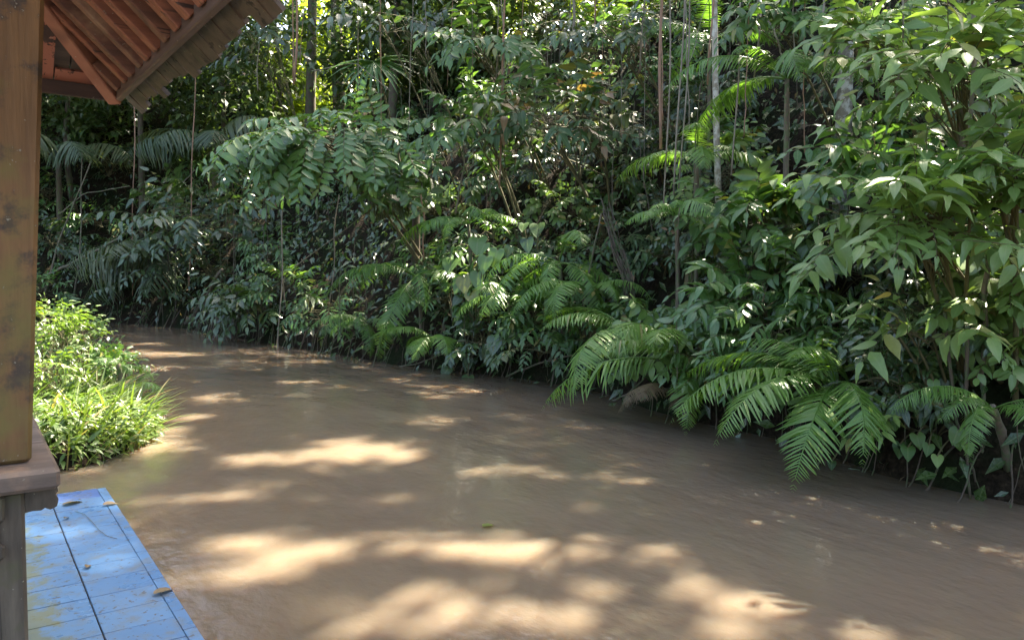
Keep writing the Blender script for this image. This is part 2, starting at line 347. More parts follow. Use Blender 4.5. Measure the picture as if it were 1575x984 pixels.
# ------------------------------------------------------------------ pavilion
def wood_mat(name, c0, c1, cm=None, mlo=.52, mhi=.62, paint=None, plo=.45, phi=.5, stretch=(1, 1, .12), rough=.7, msc=5.0):
    m, nt, b, out = new_mat(name)
    v = coords(nt, stretch); n1 = noise(nt, 22, 6, vec=v, rough=.6); n2 = noise(nt, msc, 6, vec=coords(nt), rough=.6); n3 = noise(nt, 7.5, 5, vec=coords(nt, (1, 1, 1)), rough=.7)
    c = ramp(nt, n1, [(.28, c0), (.72, c1)])
    if paint: c = mixc(nt, ramp(nt, n3, [(plo, (0, 0, 0)), (phi, (1, 1, 1))]), c, paint)
    if cm: c = mixc(nt, ramp(nt, n2, [(mlo, (0, 0, 0)), (mhi, (.85,)*3)]), c, cm)
    sp = noise(nt, 60, 2, vec=coords(nt)); c = mixc(nt, ramp(nt, sp, [(.70, (0, 0, 0)), (.74, (.8,)*3)]), c, (.30, .28, .20))
    ck = noise(nt, 9, 3, vec=coords(nt, tuple(3.2*q if q > .5 else q*.35 for q in stretch)), rough=.6); c = mixc(nt, ramp(nt, ck, [(.33, (.85,)*3), (.37, (0, 0, 0))]), c, (.02, .014, .010))
    nt.links.new(c, b.inputs['Base Color']); b.inputs['Roughness'].default_value = rough
    bump(nt, n1, .6, .008, b); return m
W_POST = wood_mat('wood_post', (.11, .058, .022), (.26, .14, .052), (.17, .135, .035), .46, .6, paint=(.065, .045, .03), plo=.50, phi=.62, stretch=(1, 1, .08), msc=3.4)
W_RED = wood_mat('wood_red_rafter', (.15, .052, .028), (.33, .12, .06), (.07, .035, .024), .55, .7, stretch=(.12, 1, 1))
W_RED2 = wood_mat('wood_red_rafter_worn', (.09, .04, .024), (.24, .095, .05), (.30, .17, .09), .52, .62, stretch=(.12, 1, 1))
W_HIP = wood_mat('wood_hip', (.26, .105, .06), (.38, .17, .10), None, stretch=(.3, .3, .3))
W_DARK = wood_mat('wood_dark_board', (.028, .016, .011), (.075, .04, .025), None, stretch=(.1, 1, 1))
W_PEEL = wood_mat('wood_peeling_paint', (.035, .02, .014), (.08, .045, .03), None, paint=(.36, .14, .085), plo=.45, phi=.48, stretch=(1, .2, 1))
W_GREY = wood_mat('wood_weathered_grey', (.075, .06, .045), (.20, .165, .125), (.10, .11, .05), .58, .68, stretch=(.6, .08, 1), msc=7)
W_SHIN = wood_mat('wood_shingle', (.05, .038, .028), (.14, .105, .075), (.08, .08, .04), .58, .68, stretch=(.1, .6, 1), msc=7)
W_FASC = wood_mat('wood_fascia', (.055, .033, .024), (.15, .095, .068), None, stretch=(1, .08, 1))
W_PIER = wood_mat('wood_pier_mossy', (.05, .038, .026), (.15, .12, .085), (.085, .085, .035), .54, .68, stretch=(1, 1, .15), msc=6)
W_PLANK = wood_mat('wood_plank', (.085, .06, .045), (.20, .15, .115), (.28, .18, .12), .56, .66, stretch=(.15, .6, 1), msc=4)
pav = empty('pavilion', (.1, 2.7, DZ))
tag(pav, 'old wooden pavilion with brown post, red rafters and weathered shingle roof beside the blue deck', 'pavilion')
PO = np.array([.1, 2.7, DZ])
def part(name, acc, mat, parent=None, smooth=False):
    return link(name, acc.mesh(name, mat, smooth=smooth, offset=PO), parent or pav)
EX, EY, EZ, TS = .64, 4.11, 2.40, .94         # eave corner and slope
PZ = 1.03; PT = .066                           # plank top and thickness
def roof_z(x, y): return EZ + TS*min(EX-x, EY-y)
# posts, a little out of plumb as in the photo
for (x1, y0) in ((.172, 2.69), (.13, 3.45)):
    a = Acc(); ww = .17; tz = roof_z(x1-.1, y0+.1)+.06; lean = .047*(tz-PZ)
    M = np.eye(4); M[0, 2] = .047; M[0, 3] = -.047*PZ
    a.box((x1-ww, y0, PZ+.001), (x1, y0+ww, tz), M=M, bev=.012)
    p = part('post', a, W_POST)
# rails / bench planks
a = Acc(); a.box((.045, 2.58+.002, PZ-PT+.002), (.237, 3.92, PZ), bev=.012); part('plank', a, W_PLANK)
a = Acc(); a.box((-1.6, 2.58, PZ-PT), (.043, 2.76, PZ-.002), bev=.012); part('plank', a, W_PLANK)
for k in range(8):
    a = Acc(); a.box((-1.6, 2.765+.145*k, PZ-.06), (.04, 2.765+.145*k+.14, PZ-.02), bev=.004); part('floor_board', a, W_GREY)
# piers under the planks
for y0 in (2.63, 3.5):
    a = Acc(); a.box((-.03, y0, DZ+.002), (.148, y0+.17, PZ-PT-.001), bev=.01); pr = part('pier', a, W_PIER)
    if y0 < 3:
        for (z0, z1, g, x1) in ((PZ-PT-.08, PZ-PT-.002, .030, .098), (PZ-PT-.142, PZ-PT-.082, .020, .083), (PZ-PT-.19, PZ-PT-.144, .034, .095)):
            a = Acc(); a.box((-.06, y0-g, z0), (x1, y0-.001, z1), bev=.008); part('moulding', a, W_PIER, pr)
# carved corbel under the plank
prof = [(.149, 0), (.232, 0), (.236, -.02), (.228, -.03), (.236, -.045), (.232, -.066), (.214, -.074), (.20, -.066), (.19, -.072), (.168, -.07), (.149, -.073)]
a = Acc(); n = len(prof); V = [(x, yy, PZ-PT-.001+z) for yy in (2.65, 2.77) for (x, z) in prof]
L = list(range(n)) + list(range(2*n-1, n-1, -1)); S = [n, n]
for i in range(n): j = (i+1) % n; L += [j, i, n+i, n+j]; S.append(4)
a.raw(V, L, S); part('corbel', a, W_PIER)
# roof: rafters on the river slope, boards above, hip rafter, fascia, shingles
sl = math.atan(TS); cs, sn = math.cos(sl), math.sin(sl)
def slope_M(y):      # local x: up the slope from the eave; local z: normal (up/out)
    M = np.eye(4); M[:3, 0] = (-cs, 0, sn); M[:3, 1] = (0, 1, 0); M[:3, 2] = (-sn*-1, 0, cs); M[:3, 3] = (EX, y, EZ); return M
def slope_Mb(x):     # the end slope: up the slope towards -y
    M = np.eye(4); M[:3, 0] = (0, -cs, sn); M[:3, 1] = (-1, 0, 0); M[:3, 2] = (0, sn, cs); M[:3, 3] = (x, EY, EZ); return M
ks = 0; y = EY-.14
while y > -1.4:
    a = Acc(); ln = 1.9 if y < EY-1.9*cs else max(.12, (EY-y)/cs-.03)
    hw = random.uniform(.026, .033); a.box((0.02, -hw, random.uniform(-.004, .004)), (ln, hw, .055), M=slope_M(y+random.uniform(-.008, .008)), bev=.004); part('rafter', a, random.choice((W_RED, W_RED, W_RED2))); y -= .165+random.uniform(-.014, .014)
y = EY-.06
while y > -1.5:
    wv_ = random.uniform(.10, .14); a = Acc(); ln = 1.92 if y < EY-1.95*cs else max(.06, (EY-y)/cs)
    a.box((.015, -wv_+.004, .057), (ln, 0, .072), M=slope_M(y)); part('roof_board', a, W_DARK); y -= wv_
x = EX-.06
while x > -2.2:
    wv_ = random.uniform(.16, .2); a = Acc(); ln = 1.92 if x < EX-1.95*cs else max(.06, (EX-x)/cs)
    a.box((.015, 0.003, .057), (ln, wv_-.003, .072), M=slope_Mb(x)); part('end_board', a, W_PEEL); x -= wv_
h0 = np.array([EX-.005, EY-.005, EZ-.03]); hd = unit((-1, -1, TS)); hs = unit((1, -1, 0)); hn = np.cross(hd, hs); 
if hn[2] < 0: hn = -hn
M = np.eye(4); M[:3, 0] = hd; M[:3, 1] = hs; M[:3, 2] = hn; M[:3, 3] = h0
a = Acc(); a.box((.0, -.032, .0), (3.0, .032, .085), M=M, bev=.005); part('hip_rafter', a, W_HIP)
a = Acc(); a.box((EX-.004, -1.5, EZ-.012), (EX+.024, EY+.026, EZ+.055), bev=.004); part('fascia', a, W_FASC)
a = Acc(); a.box((-2.4, EY-.002, EZ-.010), (EX-.006, EY+.024, EZ+.053), bev=.004); part('fascia', a, W_DARK)
for row, (z_off, ext) in enumerate(((.06, .08), (.092, .035), (.125, -.05), (.16, -.14))):
    y = EY+.09-row*.03
    while y > (-1.2 if row < 2 else .8):
        wv_ = random.uniform(.075, .105); a = Acc(); e = ext+random.uniform(-.018, .018)
        lo = -e/cs
        if y > EY: lo = max(lo, -(.09)/cs)
        tl = random.uniform(-.006, .006); MM = slope_M(y); MM[:3, 2] += MM[:3, 1]*random.uniform(-.1, .1); MM[2, 3] += tl; a.box((lo, -wv_+random.uniform(.002, .008), z_off), (lo+.42, 0, z_off+random.uniform(.012, .022)), M=MM); o = part('shingle', a, W_SHIN); y -= wv_
for row, (z_off, ext) in enumerate(((.076, -.02), (.10, -.06))):
    x = EX+.02
    while x > -1.2:
        wv_ = random.uniform(.09, .12); a = Acc(); a.box((-(ext)/cs, .003, z_off), (-(ext)/cs+.4, wv_-.003, z_off+.016), M=slope_Mb(x)); part('shingle', a, W_SHIN); x -= wv_

# ------------------------------------------------------------------ vegetation
LEAFMESH = {}
def leaf_mesh(tpl, matk, tint):
    q = min(7, int(tint*8)); key = (id(tpl), matk, q)
    if key not in LEAFMESH:
        a = Acc(); a.inst(tpl, np.eye(4)[None], [(q+.5)/8]); LEAFMESH[key] = a.mesh('leaf', LM[matk])
    return LEAFMESH[key]
def curve(p0, d, length, droop, n=6, wob=.04):
    """points of a twig that starts along d and bends down"""
    pts = [np.asarray(p0, float)]; d = unit(d); st = length/(n-1)
    for i in range(n-1):
        d = unit(d + np.array([0, 0, -droop/(n-1)]) + RNG.normal(0, wob, 3)); pts.append(pts[-1]+d*st)
    return np.array(pts)
def along(pts, s):
    s = np.clip(np.asarray(s), 0, 1)*(len(pts)-1); i = np.minimum(s.astype(int), len(pts)-2); f = (s-i)[:, None]
    return pts[i]*(1-f)+pts[i+1]*f, pts[i+1]-pts[i]
def spray_leaves(pts, n, size, face, hang=.35, spread=1.05, terminal=True, jit=.12):
    """alternate leaves in two ranks along a twig: matrices"""
    s = np.linspace(.14, .97, n); P, T = along(pts, s); T = T/np.linalg.norm(T, axis=1)[:, None]
    up = np.broadcast_to(np.asarray(face, float), T.shape); side = np.cross(T, up); side /= np.linalg.norm(side, axis=1)[:, None]+1e-6
    nrm = np.cross(side, T); sg = np.where(np.arange(n) % 2 == 0, 1, -1)[:, None]
    D = T*math.cos(spread) + side*sg*math.sin(spread) + np.array([0, 0, -hang]) + RNG.normal(0, jit, T.shape)
    if terminal: D[-1] = T[-1]+np.array([0, 0, -hang])
    sz = size*(1-.45*np.abs(s-.5)**1.5*2)*RNG.uniform(.8, 1.15, n)
    return basis(P, D, nrm + RNG.normal(0, jit*1.2, T.shape), sz)
PLANTS = []
def bush(name, base, center, radii, n_sprays, slen, nleaf, lsize, tpl, matk, droop=.9, indiv=0, hang=.35, face=(-.45, -.25, .85), tint=(.25, .75), stemmat=None,
         stem_r=.02, outward=(-.6, -.4, .1), bottom=-.35, spread=1.05, odd=.03, nstem=3, oddmat=None, wob=.05):
    """woody plant: stems from the ground to the crown, sprays of leaves on its dome"""
    base = np.asarray(base, float); center = np.asarray(center, float); radii = np.asarray(radii, float)
    root = empty(name, base); sm = stemmat or TWIG
    st = Acc(); hubs = []
    for k in range(nstem):
        e = center + RNG.normal(0, .25, 3)*radii; b0 = base + np.array([*RNG.normal(0, .06, 2), -.08]); mid = (b0+e)/2 + np.array([0, 0, .12*np.linalg.norm(e-b0)])+RNG.normal(0, .04, 3)
        t = np.linspace(0, 1, 9)[:, None]; pts = (1-t)**2*b0+2*t*(1-t)*mid+t*t*e
        st.tube(pts, np.linspace(stem_r, stem_r*.45, 9), 6, .5); hubs.append(pts)
    sprays = []
    for k in range(n_sprays):
        while True:
            v = unit(RNG.normal(0, 1, 3)); 
            if v[2] > bottom and v @ unit((.6, .6, -.1)) < .72: break
        r = RNG.uniform(.45, 1)**.6; p = center + v*radii*r
        d = unit(v + np.asarray(outward)*.8 + RNG.normal(0, .22, 3) + np.array([0, 0, .25]))
        pts = curve(p-d*slen*.55, d, slen*RNG.uniform(.75, 1.2), droop, 7, wob); sprays.append(pts)
    # twigs from stems to sprays
    for pts in sprays:
        hb = hubs[RNG.integers(len(hubs))]; q = hb[int(RNG.integers(4, 9))]; t = np.linspace(0, 1, 5)[:, None]; mid = (q+pts[0])/2+np.array([0, 0, .06])
        st.tube((1-t)**2*q+2*t*(1-t)*mid+t*t*pts[0], np.linspace(stem_r*.4, stem_r*.2, 5), 4, .5, cap=False)
    link('stem', st.mesh('stem', sm, offset=base), root)
    order = sorted(range(n_sprays), key=lambda k: np.linalg.norm(sprays[k].mean(0)-CAMP)); fol = Acc(); tw = Acc(); left = indiv
    for k in order:
        pts = sprays[k]; f = np.asarray(face)+RNG.normal(0, .12, 3); n = max(3, int(nleaf*RNG.uniform(.75, 1.25)))
        Ms = spray_leaves(pts, n, lsize*RNG.uniform(.65, 1.2), f, hang, spread); tn = np.clip(RNG.uniform(*tint)+RNG.normal(0, .1, n), 0, .88)
        tn = np.where(RNG.random(n) < odd, .99, tn)
        if left >= n:
            left -= n; a = Acc(); a.tube(pts, np.linspace(stem_r*.22, stem_r*.1, 7), 4, .5)
            br = link('branch', a.mesh('branch', sm, offset=base), root)
            for M, t in zip(Ms, tn):
                M = M.copy(); M[:3, 3] -= base; link('leaf', leaf_mesh(VARS.get(id(tpl), [tpl])[RNG.integers(len(VARS.get(id(tpl), [1])))], oddmat if (oddmat and t > .95) else matk, t), br, M)
        else:
            tw.tube(pts, np.linspace(stem_r*.22, stem_r*.1, 7), 3, .5, cap=False); vs = VARS.get(id(tpl), [tpl]); vi = RNG.integers(len(vs), size=len(Ms))
            for q_, v_ in enumerate(vs): fol.inst(v_, Ms[vi == q_], tn[vi == q_])
    if fol.n:
        o = link('foliage', fol.mesh('foliage', LM[matk], offset=base), root); o['kind'] = 'stuff'
        o = link('twigs', tw.mesh('twigs', sm, offset=base), root); o['kind'] = 'stuff'
    return root

# fern fronds
def frond_tpl(npair, maxl, wid, arch0, bend, sweep=.35, droop=.25, prof=0.35, curl=0.0, seed=0, stem=.14, side_curve=0.0, ragged=.06):
    """frond of length 1, starts at the origin along +Y, rises by arch0 (rad) and bends down by bend (rad)"""
    g = np.random.default_rng(seed); n = npair+1; s = np.linspace(0, 1, 60); ang = arch0 - bend*s**1.25; ys = np.cumsum(np.cos(ang))/60; zs = np.cumsum(np.sin(ang))/60; xs = side_curve*s**2
    C = np.stack([xs, ys, zs], -1); a = Acc(); a.tube(C[::6], np.linspace(.008, .002, 10), 4, .55, cap=False)
    Ms = []; tn = []
    for k in range(npair):
        t = stem + (1-stem)*(k+.3)/npair; i = min(58, int(t*59)); T = unit(C[i+1]-C[i]); N_ = unit(np.cross(unit(np.cross(T, (0, 0, 1))), T)); sd = np.cross(T, N_)
        q = (t-stem)/(1-stem); l = maxl*(min(1, .55+q/prof*.45) if q < prof else max(.05, 1-((q-prof)/(1-prof))**1.7))*g.uniform(1-ragged*2, 1+ragged)
        for sg in (-1, 1):
            if g.random() < ragged*.25: continue
            d = sd*sg + T*(sweep+.5*q) - N_*droop*g.uniform(.6, 1.3) + g.normal(0, ragged, 3)
            Ms.append(basis(C[i], d, N_+g.normal(0, ragged, 3), l*wid/.12 if False else l, l, l)[0]); tn.append(.5+g.normal(0, .08))
    return a, np.array(Ms), np.array(tn)
PINNA = leaf_tpl([0, .35, .75, 1], [.7, 1, .6, 0], .043, .2, .25)
PALMP = leaf_tpl([0, .3, .7, 1], [.5, 1, .8, 0], .036, .5, .5)
FR = {}
def frond_mesh(key, matk, tint, **kw):
    k2 = (key, matk, round(tint, 2))
    if k2 not in FR:
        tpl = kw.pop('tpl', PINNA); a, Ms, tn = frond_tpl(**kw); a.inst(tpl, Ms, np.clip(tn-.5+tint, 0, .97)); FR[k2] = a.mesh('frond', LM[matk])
    return FR[k2]
FERNS = [dict(npair=46, maxl=.22, wid=.1, arch0=.5, bend=1.45, seed=s, side_curve=c, droop=dr, ragged=rg) for s, c, dr, rg in ((1, .06, .3, .07), (2, -.10, .45, .12), (3, 0.02, .2, .09), (6, .12, .55, .15), (7, -.03, .35, .1))]
FERNS2 = [dict(npair=50, maxl=.18, wid=.1, arch0=.45, bend=1.8, seed=s, side_curve=c, droop=dr, ragged=rg) for s, c, dr, rg in ((4, .05, .35, .08), (5, -.07, .5, .13), (8, .02, .25, .1))]
def fern(base, fronds, matk='fern', name='fern', kinds=FERNS, tintv=None):
    """fronds: (azimuth deg from +Y to +X, length, pitch offset rad, roll)"""
    base = np.asarray(base, float); root = empty(name, base); a = Acc()
    an = ground_at(max(base[0]+.12, float(xb(base[1]))+.12), base[1]+.03) if base[0] > 3 else ground_at(base[0], base[1])
    q = np.linspace(0, 1, 8)[:, None]; mid = (an+base)/2+np.array([.05, 0, .05]); a.tube((1-q)**2*(an-(0, 0, .08))+2*q*(1-q)*mid+q*q*(base+(0, 0, .07)), np.linspace(.032, .026, 8)*(1+.1*RNG.normal(0, 1, 8)), 7); link('rootstock', a.mesh('rootstock', DEADW, offset=base), root)
    for i, (az, ln, pit, rol) in enumerate(fronds):
        k = int(RNG.integers(len(kinds))); t = tintv if tintv is not None else float(RNG.choice([.3, .45, .6, .72]))
        me = frond_mesh((id(kinds), k), matk, t, **kinds[k])
        M = Matrix.Rotation(-R(az), 4, 'Z') @ Matrix.Rotation(pit, 4, 'X') @ Matrix.Rotation(rol, 4, 'Y') @ Matrix.Scale(ln, 4)
        o = link('frond', me, root); o.matrix_basis = Matrix.Translation((0, 0, .05)) @ M
    return root
def rnd_fern(base, n, ln, spread=230, toward=250, **kw):
    return fern(base, [(toward+spread*((i+.5)/n-.5)+RNG.normal(0, 10), ln*RNG.uniform(.7, 1.15), RNG.normal(0, .2), RNG.normal(0, .2)) for i in range(n)], **kw)

def gpt(px, py, u):
    p = bank_pt(px, py, u); return p
def ground_at(x, y): return np.array([x, y, float(ground_z(x, y))])

RECS = []     # (object, look phrase, category, group, kind) for labels made from the place of each plant
def rec(o, look, cat, group, p): RECS.append((o, look, cat, group, np.asarray(p, float)))

# ---- named feature plants -------------------------------------------------------------
SUNNY = []  # shrubs that get a sun gap cut in the crowns above
def feature(name, label, cat, px, py, u, rad_px, n, slen_px, nleaf, leaf_px, tpl, matk, base_u=.5, base_dy=0.0, group=None, **kw):
    c = gpt(px, py, u); dist = (c-CAMP) @ _fw; s = dist/FPX
    rx, ry, rz = (r*s for r in rad_px)
    by = c[1]+base_dy; bx = float(xb(by))+base_u; bz = float(ground_z(bx, by))
    SUNNY.append((c, min(rx, .5)*.75)); o = bush(name, (bx, by, bz), c, (rx, ry, rz), n, slen_px*s, nleaf, leaf_px*s, tpl, matk, **kw)
    tag(o, label, cat, group); return o
feature('overhanging_shrub', 'tall shrub at the right with big pointed light green leaves arching over the river', 'shrub', 1420, 330, -.35, (160, 115, 105), 58, 175, 10, 50, OVATE, 'light', base_u=.5, indiv=300, stem_r=.022, droop=.75, hang=.22, odd=.006, oddmat='yellow', face=(-.3, -.3, .95))
feature('overhanging_shrub', 'glossy leaved shrub at the top right corner glinting white in the sun', 'shrub', 1470, 95, .25, (150, 125, 95), 50, 165, 10, 48, OVATE, 'light', base_u=1.2, indiv=280, stem_r=.022, droop=.7, hang=.2, face=(-.3, -.3, .95))
feature('overhanging_shrub', 'leafy shrub in front of the lichen covered trunk with drooping blue green leaves', 'shrub', 1345, 235, .3, (100, 90, 55), 28, 130, 12, 46, OVATE, 'blue', base_u=.9, indiv=230, stem_r=.026, droop=1.0, hang=.4)
feature('overhanging_shrub', 'broad light leaved shrub cut off by the right picture edge at mid height', 'shrub', 1560, 250, -.1, (80, 80, 110), 28, 130, 11, 50, OVATE, 'light', base_u=.4, indiv=200, stem_r=.02, droop=.75, hang=.22)
feature('overhanging_shrub', 'dense shrub of pointed blue green leaves left of the tall right shrub', 'shrub', 1160, 455, .1, (110, 90, 85), 40, 110, 11, 40, OVATE, 'blue', base_u=.6, indiv=300, stem_r=.024, droop=.9, hang=.35)
feature('overhanging_shrub', 'upright mid green shrub under the foot of the pale thin trunk', 'shrub', 1165, 335, .6, (95, 80, 65), 34, 100, 11, 38, OVATE, 'mid', base_u=1.0, indiv=280, stem_r=.022, droop=.8)
feature('pale_leaved_shrub', 'sparse shrub of yellowish pale leaves on thin curved twigs over the right bank', 'shrub', 1420, 500, -.2, (110, 80, 50), 10, 110, 7, 48, OVATE, 'light', base_u=.3, indiv=90, stem_r=.016, droop=.8, tint=(.6, .88), odd=.03, oddmat='yellow')
feature('pale_leaved_shrub', 'small sprig of whitish green leaves hanging just above the water right of the big fern', 'shrub', 1360, 640, -.25, (60, 40, 25), 6, 80, 6, 36, OVATE, 'light', base_u=.2, indiv=50, stem_r=.012, droop=.6, tint=(.7, .88))
feature('pinnate_tree', 'dark glossy tree left of centre hanging long feathered leaf sprays over the river', 'tree', 505, 210, -.8, (150, 120, 75), 85, 125, 18, 27, OBLONG, 'blue', base_u=1.2, indiv=300, stem_r=.026, droop=1.8, hang=.15, tint=(.3, .85), bottom=-.6, spread=1.2, wob=.03)
feature('bronze_tipped_shrub', 'shrub with bronze young leaves in the middle of the jungle bank', 'shrub', 860, 185, .5, (120, 110, 90), 50, 90, 10, 30, OVATE, 'red', base_u=1.6, indiv=300, stem_r=.026, droop=.7, tint=(.2, .85), odd=.06)
feature('broad_leaved_shrub', 'mid green shrub right of the dark glossy hanging tree', 'shrub', 735, 190, .4, (70, 70, 60), 30, 80, 9, 28, OVATE, 'mid', base_u=1.4, indiv=230, stem_r=.022, droop=.8)
feature('glossy_shrub', 'dark shrub with glinting small leaves at the left end of the river bend', 'shrub', 300, 350, .4, (115, 110, 85), 60, 80, 10, 22, OVATE, 'dark', base_u=1.0, indiv=280, stem_r=.03, droop=.8)
feature('glossy_shrub', 'dark low shrub touching the water left of the single dangling vine', 'shrub', 385, 470, .0, (65, 80, 50), 40, 75, 10, 22, OVATE, 'dark', base_u=.5, indiv=260, stem_r=.024, droop=1.0)

for (px, py, u, rad, mk, lp, lab) in ((610, 25, .7, (80, 70, 45), 'dark', 24, 'leafy dark branch hanging into the top edge above the fan palm'), (745, 55, .6, (75, 70, 50), 'mid', 26, 'leafy branch hanging at the top left of the long brown vine'), (945, 40, .7, (85, 70, 40), 'dark', 22, 'leafy branch hanging at the top below the yellow green gap'),
        (1190, 20, .5, (80, 70, 35), 'mid', 30, 'leafy branch at the top edge between the two pale trunks'), (390, 45, .8, (70, 70, 50), 'dark', 22, 'leafy dark branch right of the roof shingles'), (1330, 40, .3, (70, 60, 35), 'light', 40, 'light leafy branch crossing the top of the lichen covered trunk')):
    feature('overhanging_branch', lab, 'branch', px, py, u, rad, 26, 85, 10, lp, OVATE, mk, base_u=u+1.6, indiv=150, stem_r=.016, droop=1.0, hang=.35, nstem=2)

# ---- the general shrubs of the bank, in rows ---------------------------------------------
def slope_hit(px, py):
    d = ray(px, py); t = np.linspace(4, 60, 2400); P = CAMP + t[:, None]*d; k = np.argmax(P[:, 2] < ground_z(P[:, 0], P[:, 1]))
    return None if k == 0 else P[k]
KINDS = dict(dark=('glossy_shrub', 'dark glossy shrub', OVATE, 'dark', .17), mid=('broad_leaved_shrub', 'mid green shrub', OVATE, 'mid', .19), light=('broad_leaved_shrub', 'light green shrub', ROUND, 'light', .18),
             blue=('narrow_leaved_shrub', 'bluish narrow leaved shrub', LANCE, 'blue', .22), red=('bronze_tipped_shrub', 'bronze tipped shrub', OVATE, 'red', .17))
def shrub_at(p, kind, sc=1.0):
    dist = float(np.linalg.norm(p-CAMP)); v = unit(CAMP-p); v = unit(v+np.array([0, 0, .45])); g = ground_at(p[0], p[1])
    r = sc*RNG.uniform(.48, .72)*np.interp(dist, [6, 12, 22], [.75, 1.0, 1.45]); c = p + v*r*RNG.uniform(.7, 1.15); K = KINDS[kind]
    ind = 60 if dist < 10.5 else 0; lf = K[4]*RNG.uniform(.75, 1.15)*np.interp(dist, [6, 12, 22], [.85, 1, 1.25])
    o = bush(K[0], g, c, (r, r, r*.85), int(30*sc), .42*r/.6, 9, lf, K[2], K[3], indiv=ind, stem_r=.018, droop=.9, tint=(.15, .75))
    u = float(inland(p[0], p[1]))
    row = 'low by the water' if u < .9 else 'on the lower slope' if u < 2.2 else 'halfway up the slope' if u < 3.8 else 'high on the slope'
    rec(o, K[1]+' '+row, 'shrub', K[1]+'s on the jungle bank', c)
def pick(px):
    return random.choice(['mid', 'dark', 'light', 'blue', 'dark']) if px > 1050 else random.choice(['mid', 'dark', 'blue', 'mid', 'red', 'light', 'dark']) if px > 600 else random.choice(['dark', 'dark', 'mid', 'blue', 'dark'])
for k, px in enumerate(np.arange(70, 1600, 86)):
    for py in np.arange(20 + (k % 2)*36, 720, 74):
        p = slope_hit(px+RNG.uniform(-22, 22), py+RNG.uniform(-18, 18))
        if 450 < px < 640 and 290 < py < 470: continue          # dark hollow under the hanging tree
        if px > 1180 and RNG.random() < .42: continue
        if p is None or p[2] < .12 or inland(p[0], p[1]) < -.05: continue
        shrub_at(p, pick(px), RNG.uniform(.85, 1.15))

# ---- ferns ----------------------------------------------------------------------------------
def fern_px(px, py, u, n, len_px, label, toward=245, spread=200, kinds=FERNS, matk='fern', tintv=None, name='fern', fr=None):
    c = gpt(px, py, u-.25); s = 1.4*((c-CAMP)@_fw)/FPX
    if fr: o = fern(c, [(a, l*s, p, r) for a, l, p, r in fr], matk, name, kinds, tintv)
    else: o = rnd_fern(c, n, len_px*s, spread, toward, kinds=kinds, matk=matk, name=name, tintv=tintv)
    tag(o, label, 'fern', 'ferns on the jungle bank'); return o
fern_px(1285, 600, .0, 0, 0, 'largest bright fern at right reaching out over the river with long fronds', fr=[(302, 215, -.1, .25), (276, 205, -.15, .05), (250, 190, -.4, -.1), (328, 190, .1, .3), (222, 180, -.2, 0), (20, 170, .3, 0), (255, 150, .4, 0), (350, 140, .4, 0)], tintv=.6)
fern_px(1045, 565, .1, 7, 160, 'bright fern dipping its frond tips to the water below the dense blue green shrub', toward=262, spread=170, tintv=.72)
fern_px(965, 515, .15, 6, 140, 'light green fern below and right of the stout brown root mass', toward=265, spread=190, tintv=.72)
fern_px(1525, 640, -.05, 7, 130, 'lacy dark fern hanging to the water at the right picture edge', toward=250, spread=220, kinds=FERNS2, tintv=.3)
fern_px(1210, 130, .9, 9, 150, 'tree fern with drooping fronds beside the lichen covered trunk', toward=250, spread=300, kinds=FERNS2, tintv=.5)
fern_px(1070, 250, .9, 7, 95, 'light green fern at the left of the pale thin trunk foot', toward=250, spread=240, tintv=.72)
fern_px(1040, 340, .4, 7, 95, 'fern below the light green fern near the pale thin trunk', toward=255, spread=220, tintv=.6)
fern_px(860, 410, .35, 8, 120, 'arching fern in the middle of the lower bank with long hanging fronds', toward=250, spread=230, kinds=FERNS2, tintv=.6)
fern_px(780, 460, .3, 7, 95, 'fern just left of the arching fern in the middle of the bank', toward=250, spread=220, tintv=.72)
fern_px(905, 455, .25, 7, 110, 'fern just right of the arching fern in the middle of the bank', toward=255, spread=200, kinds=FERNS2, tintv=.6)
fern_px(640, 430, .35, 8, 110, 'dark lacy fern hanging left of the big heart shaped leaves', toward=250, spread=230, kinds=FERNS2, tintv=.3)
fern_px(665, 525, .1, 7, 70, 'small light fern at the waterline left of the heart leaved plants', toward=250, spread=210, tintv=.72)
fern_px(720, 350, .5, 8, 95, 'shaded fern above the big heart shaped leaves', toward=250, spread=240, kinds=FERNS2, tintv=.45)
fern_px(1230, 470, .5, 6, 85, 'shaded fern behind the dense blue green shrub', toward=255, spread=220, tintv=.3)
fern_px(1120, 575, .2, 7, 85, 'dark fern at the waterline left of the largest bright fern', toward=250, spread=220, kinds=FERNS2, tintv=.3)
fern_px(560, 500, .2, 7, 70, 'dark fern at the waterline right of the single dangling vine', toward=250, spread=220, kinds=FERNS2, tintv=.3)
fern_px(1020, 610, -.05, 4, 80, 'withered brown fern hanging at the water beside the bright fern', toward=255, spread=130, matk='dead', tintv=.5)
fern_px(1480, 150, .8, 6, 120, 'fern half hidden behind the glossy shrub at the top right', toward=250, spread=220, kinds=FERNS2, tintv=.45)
fern_px(1090, 70, 1.8, 7, 110, 'fern high up between the two pale trunks', toward=250, spread=240, tintv=.45)

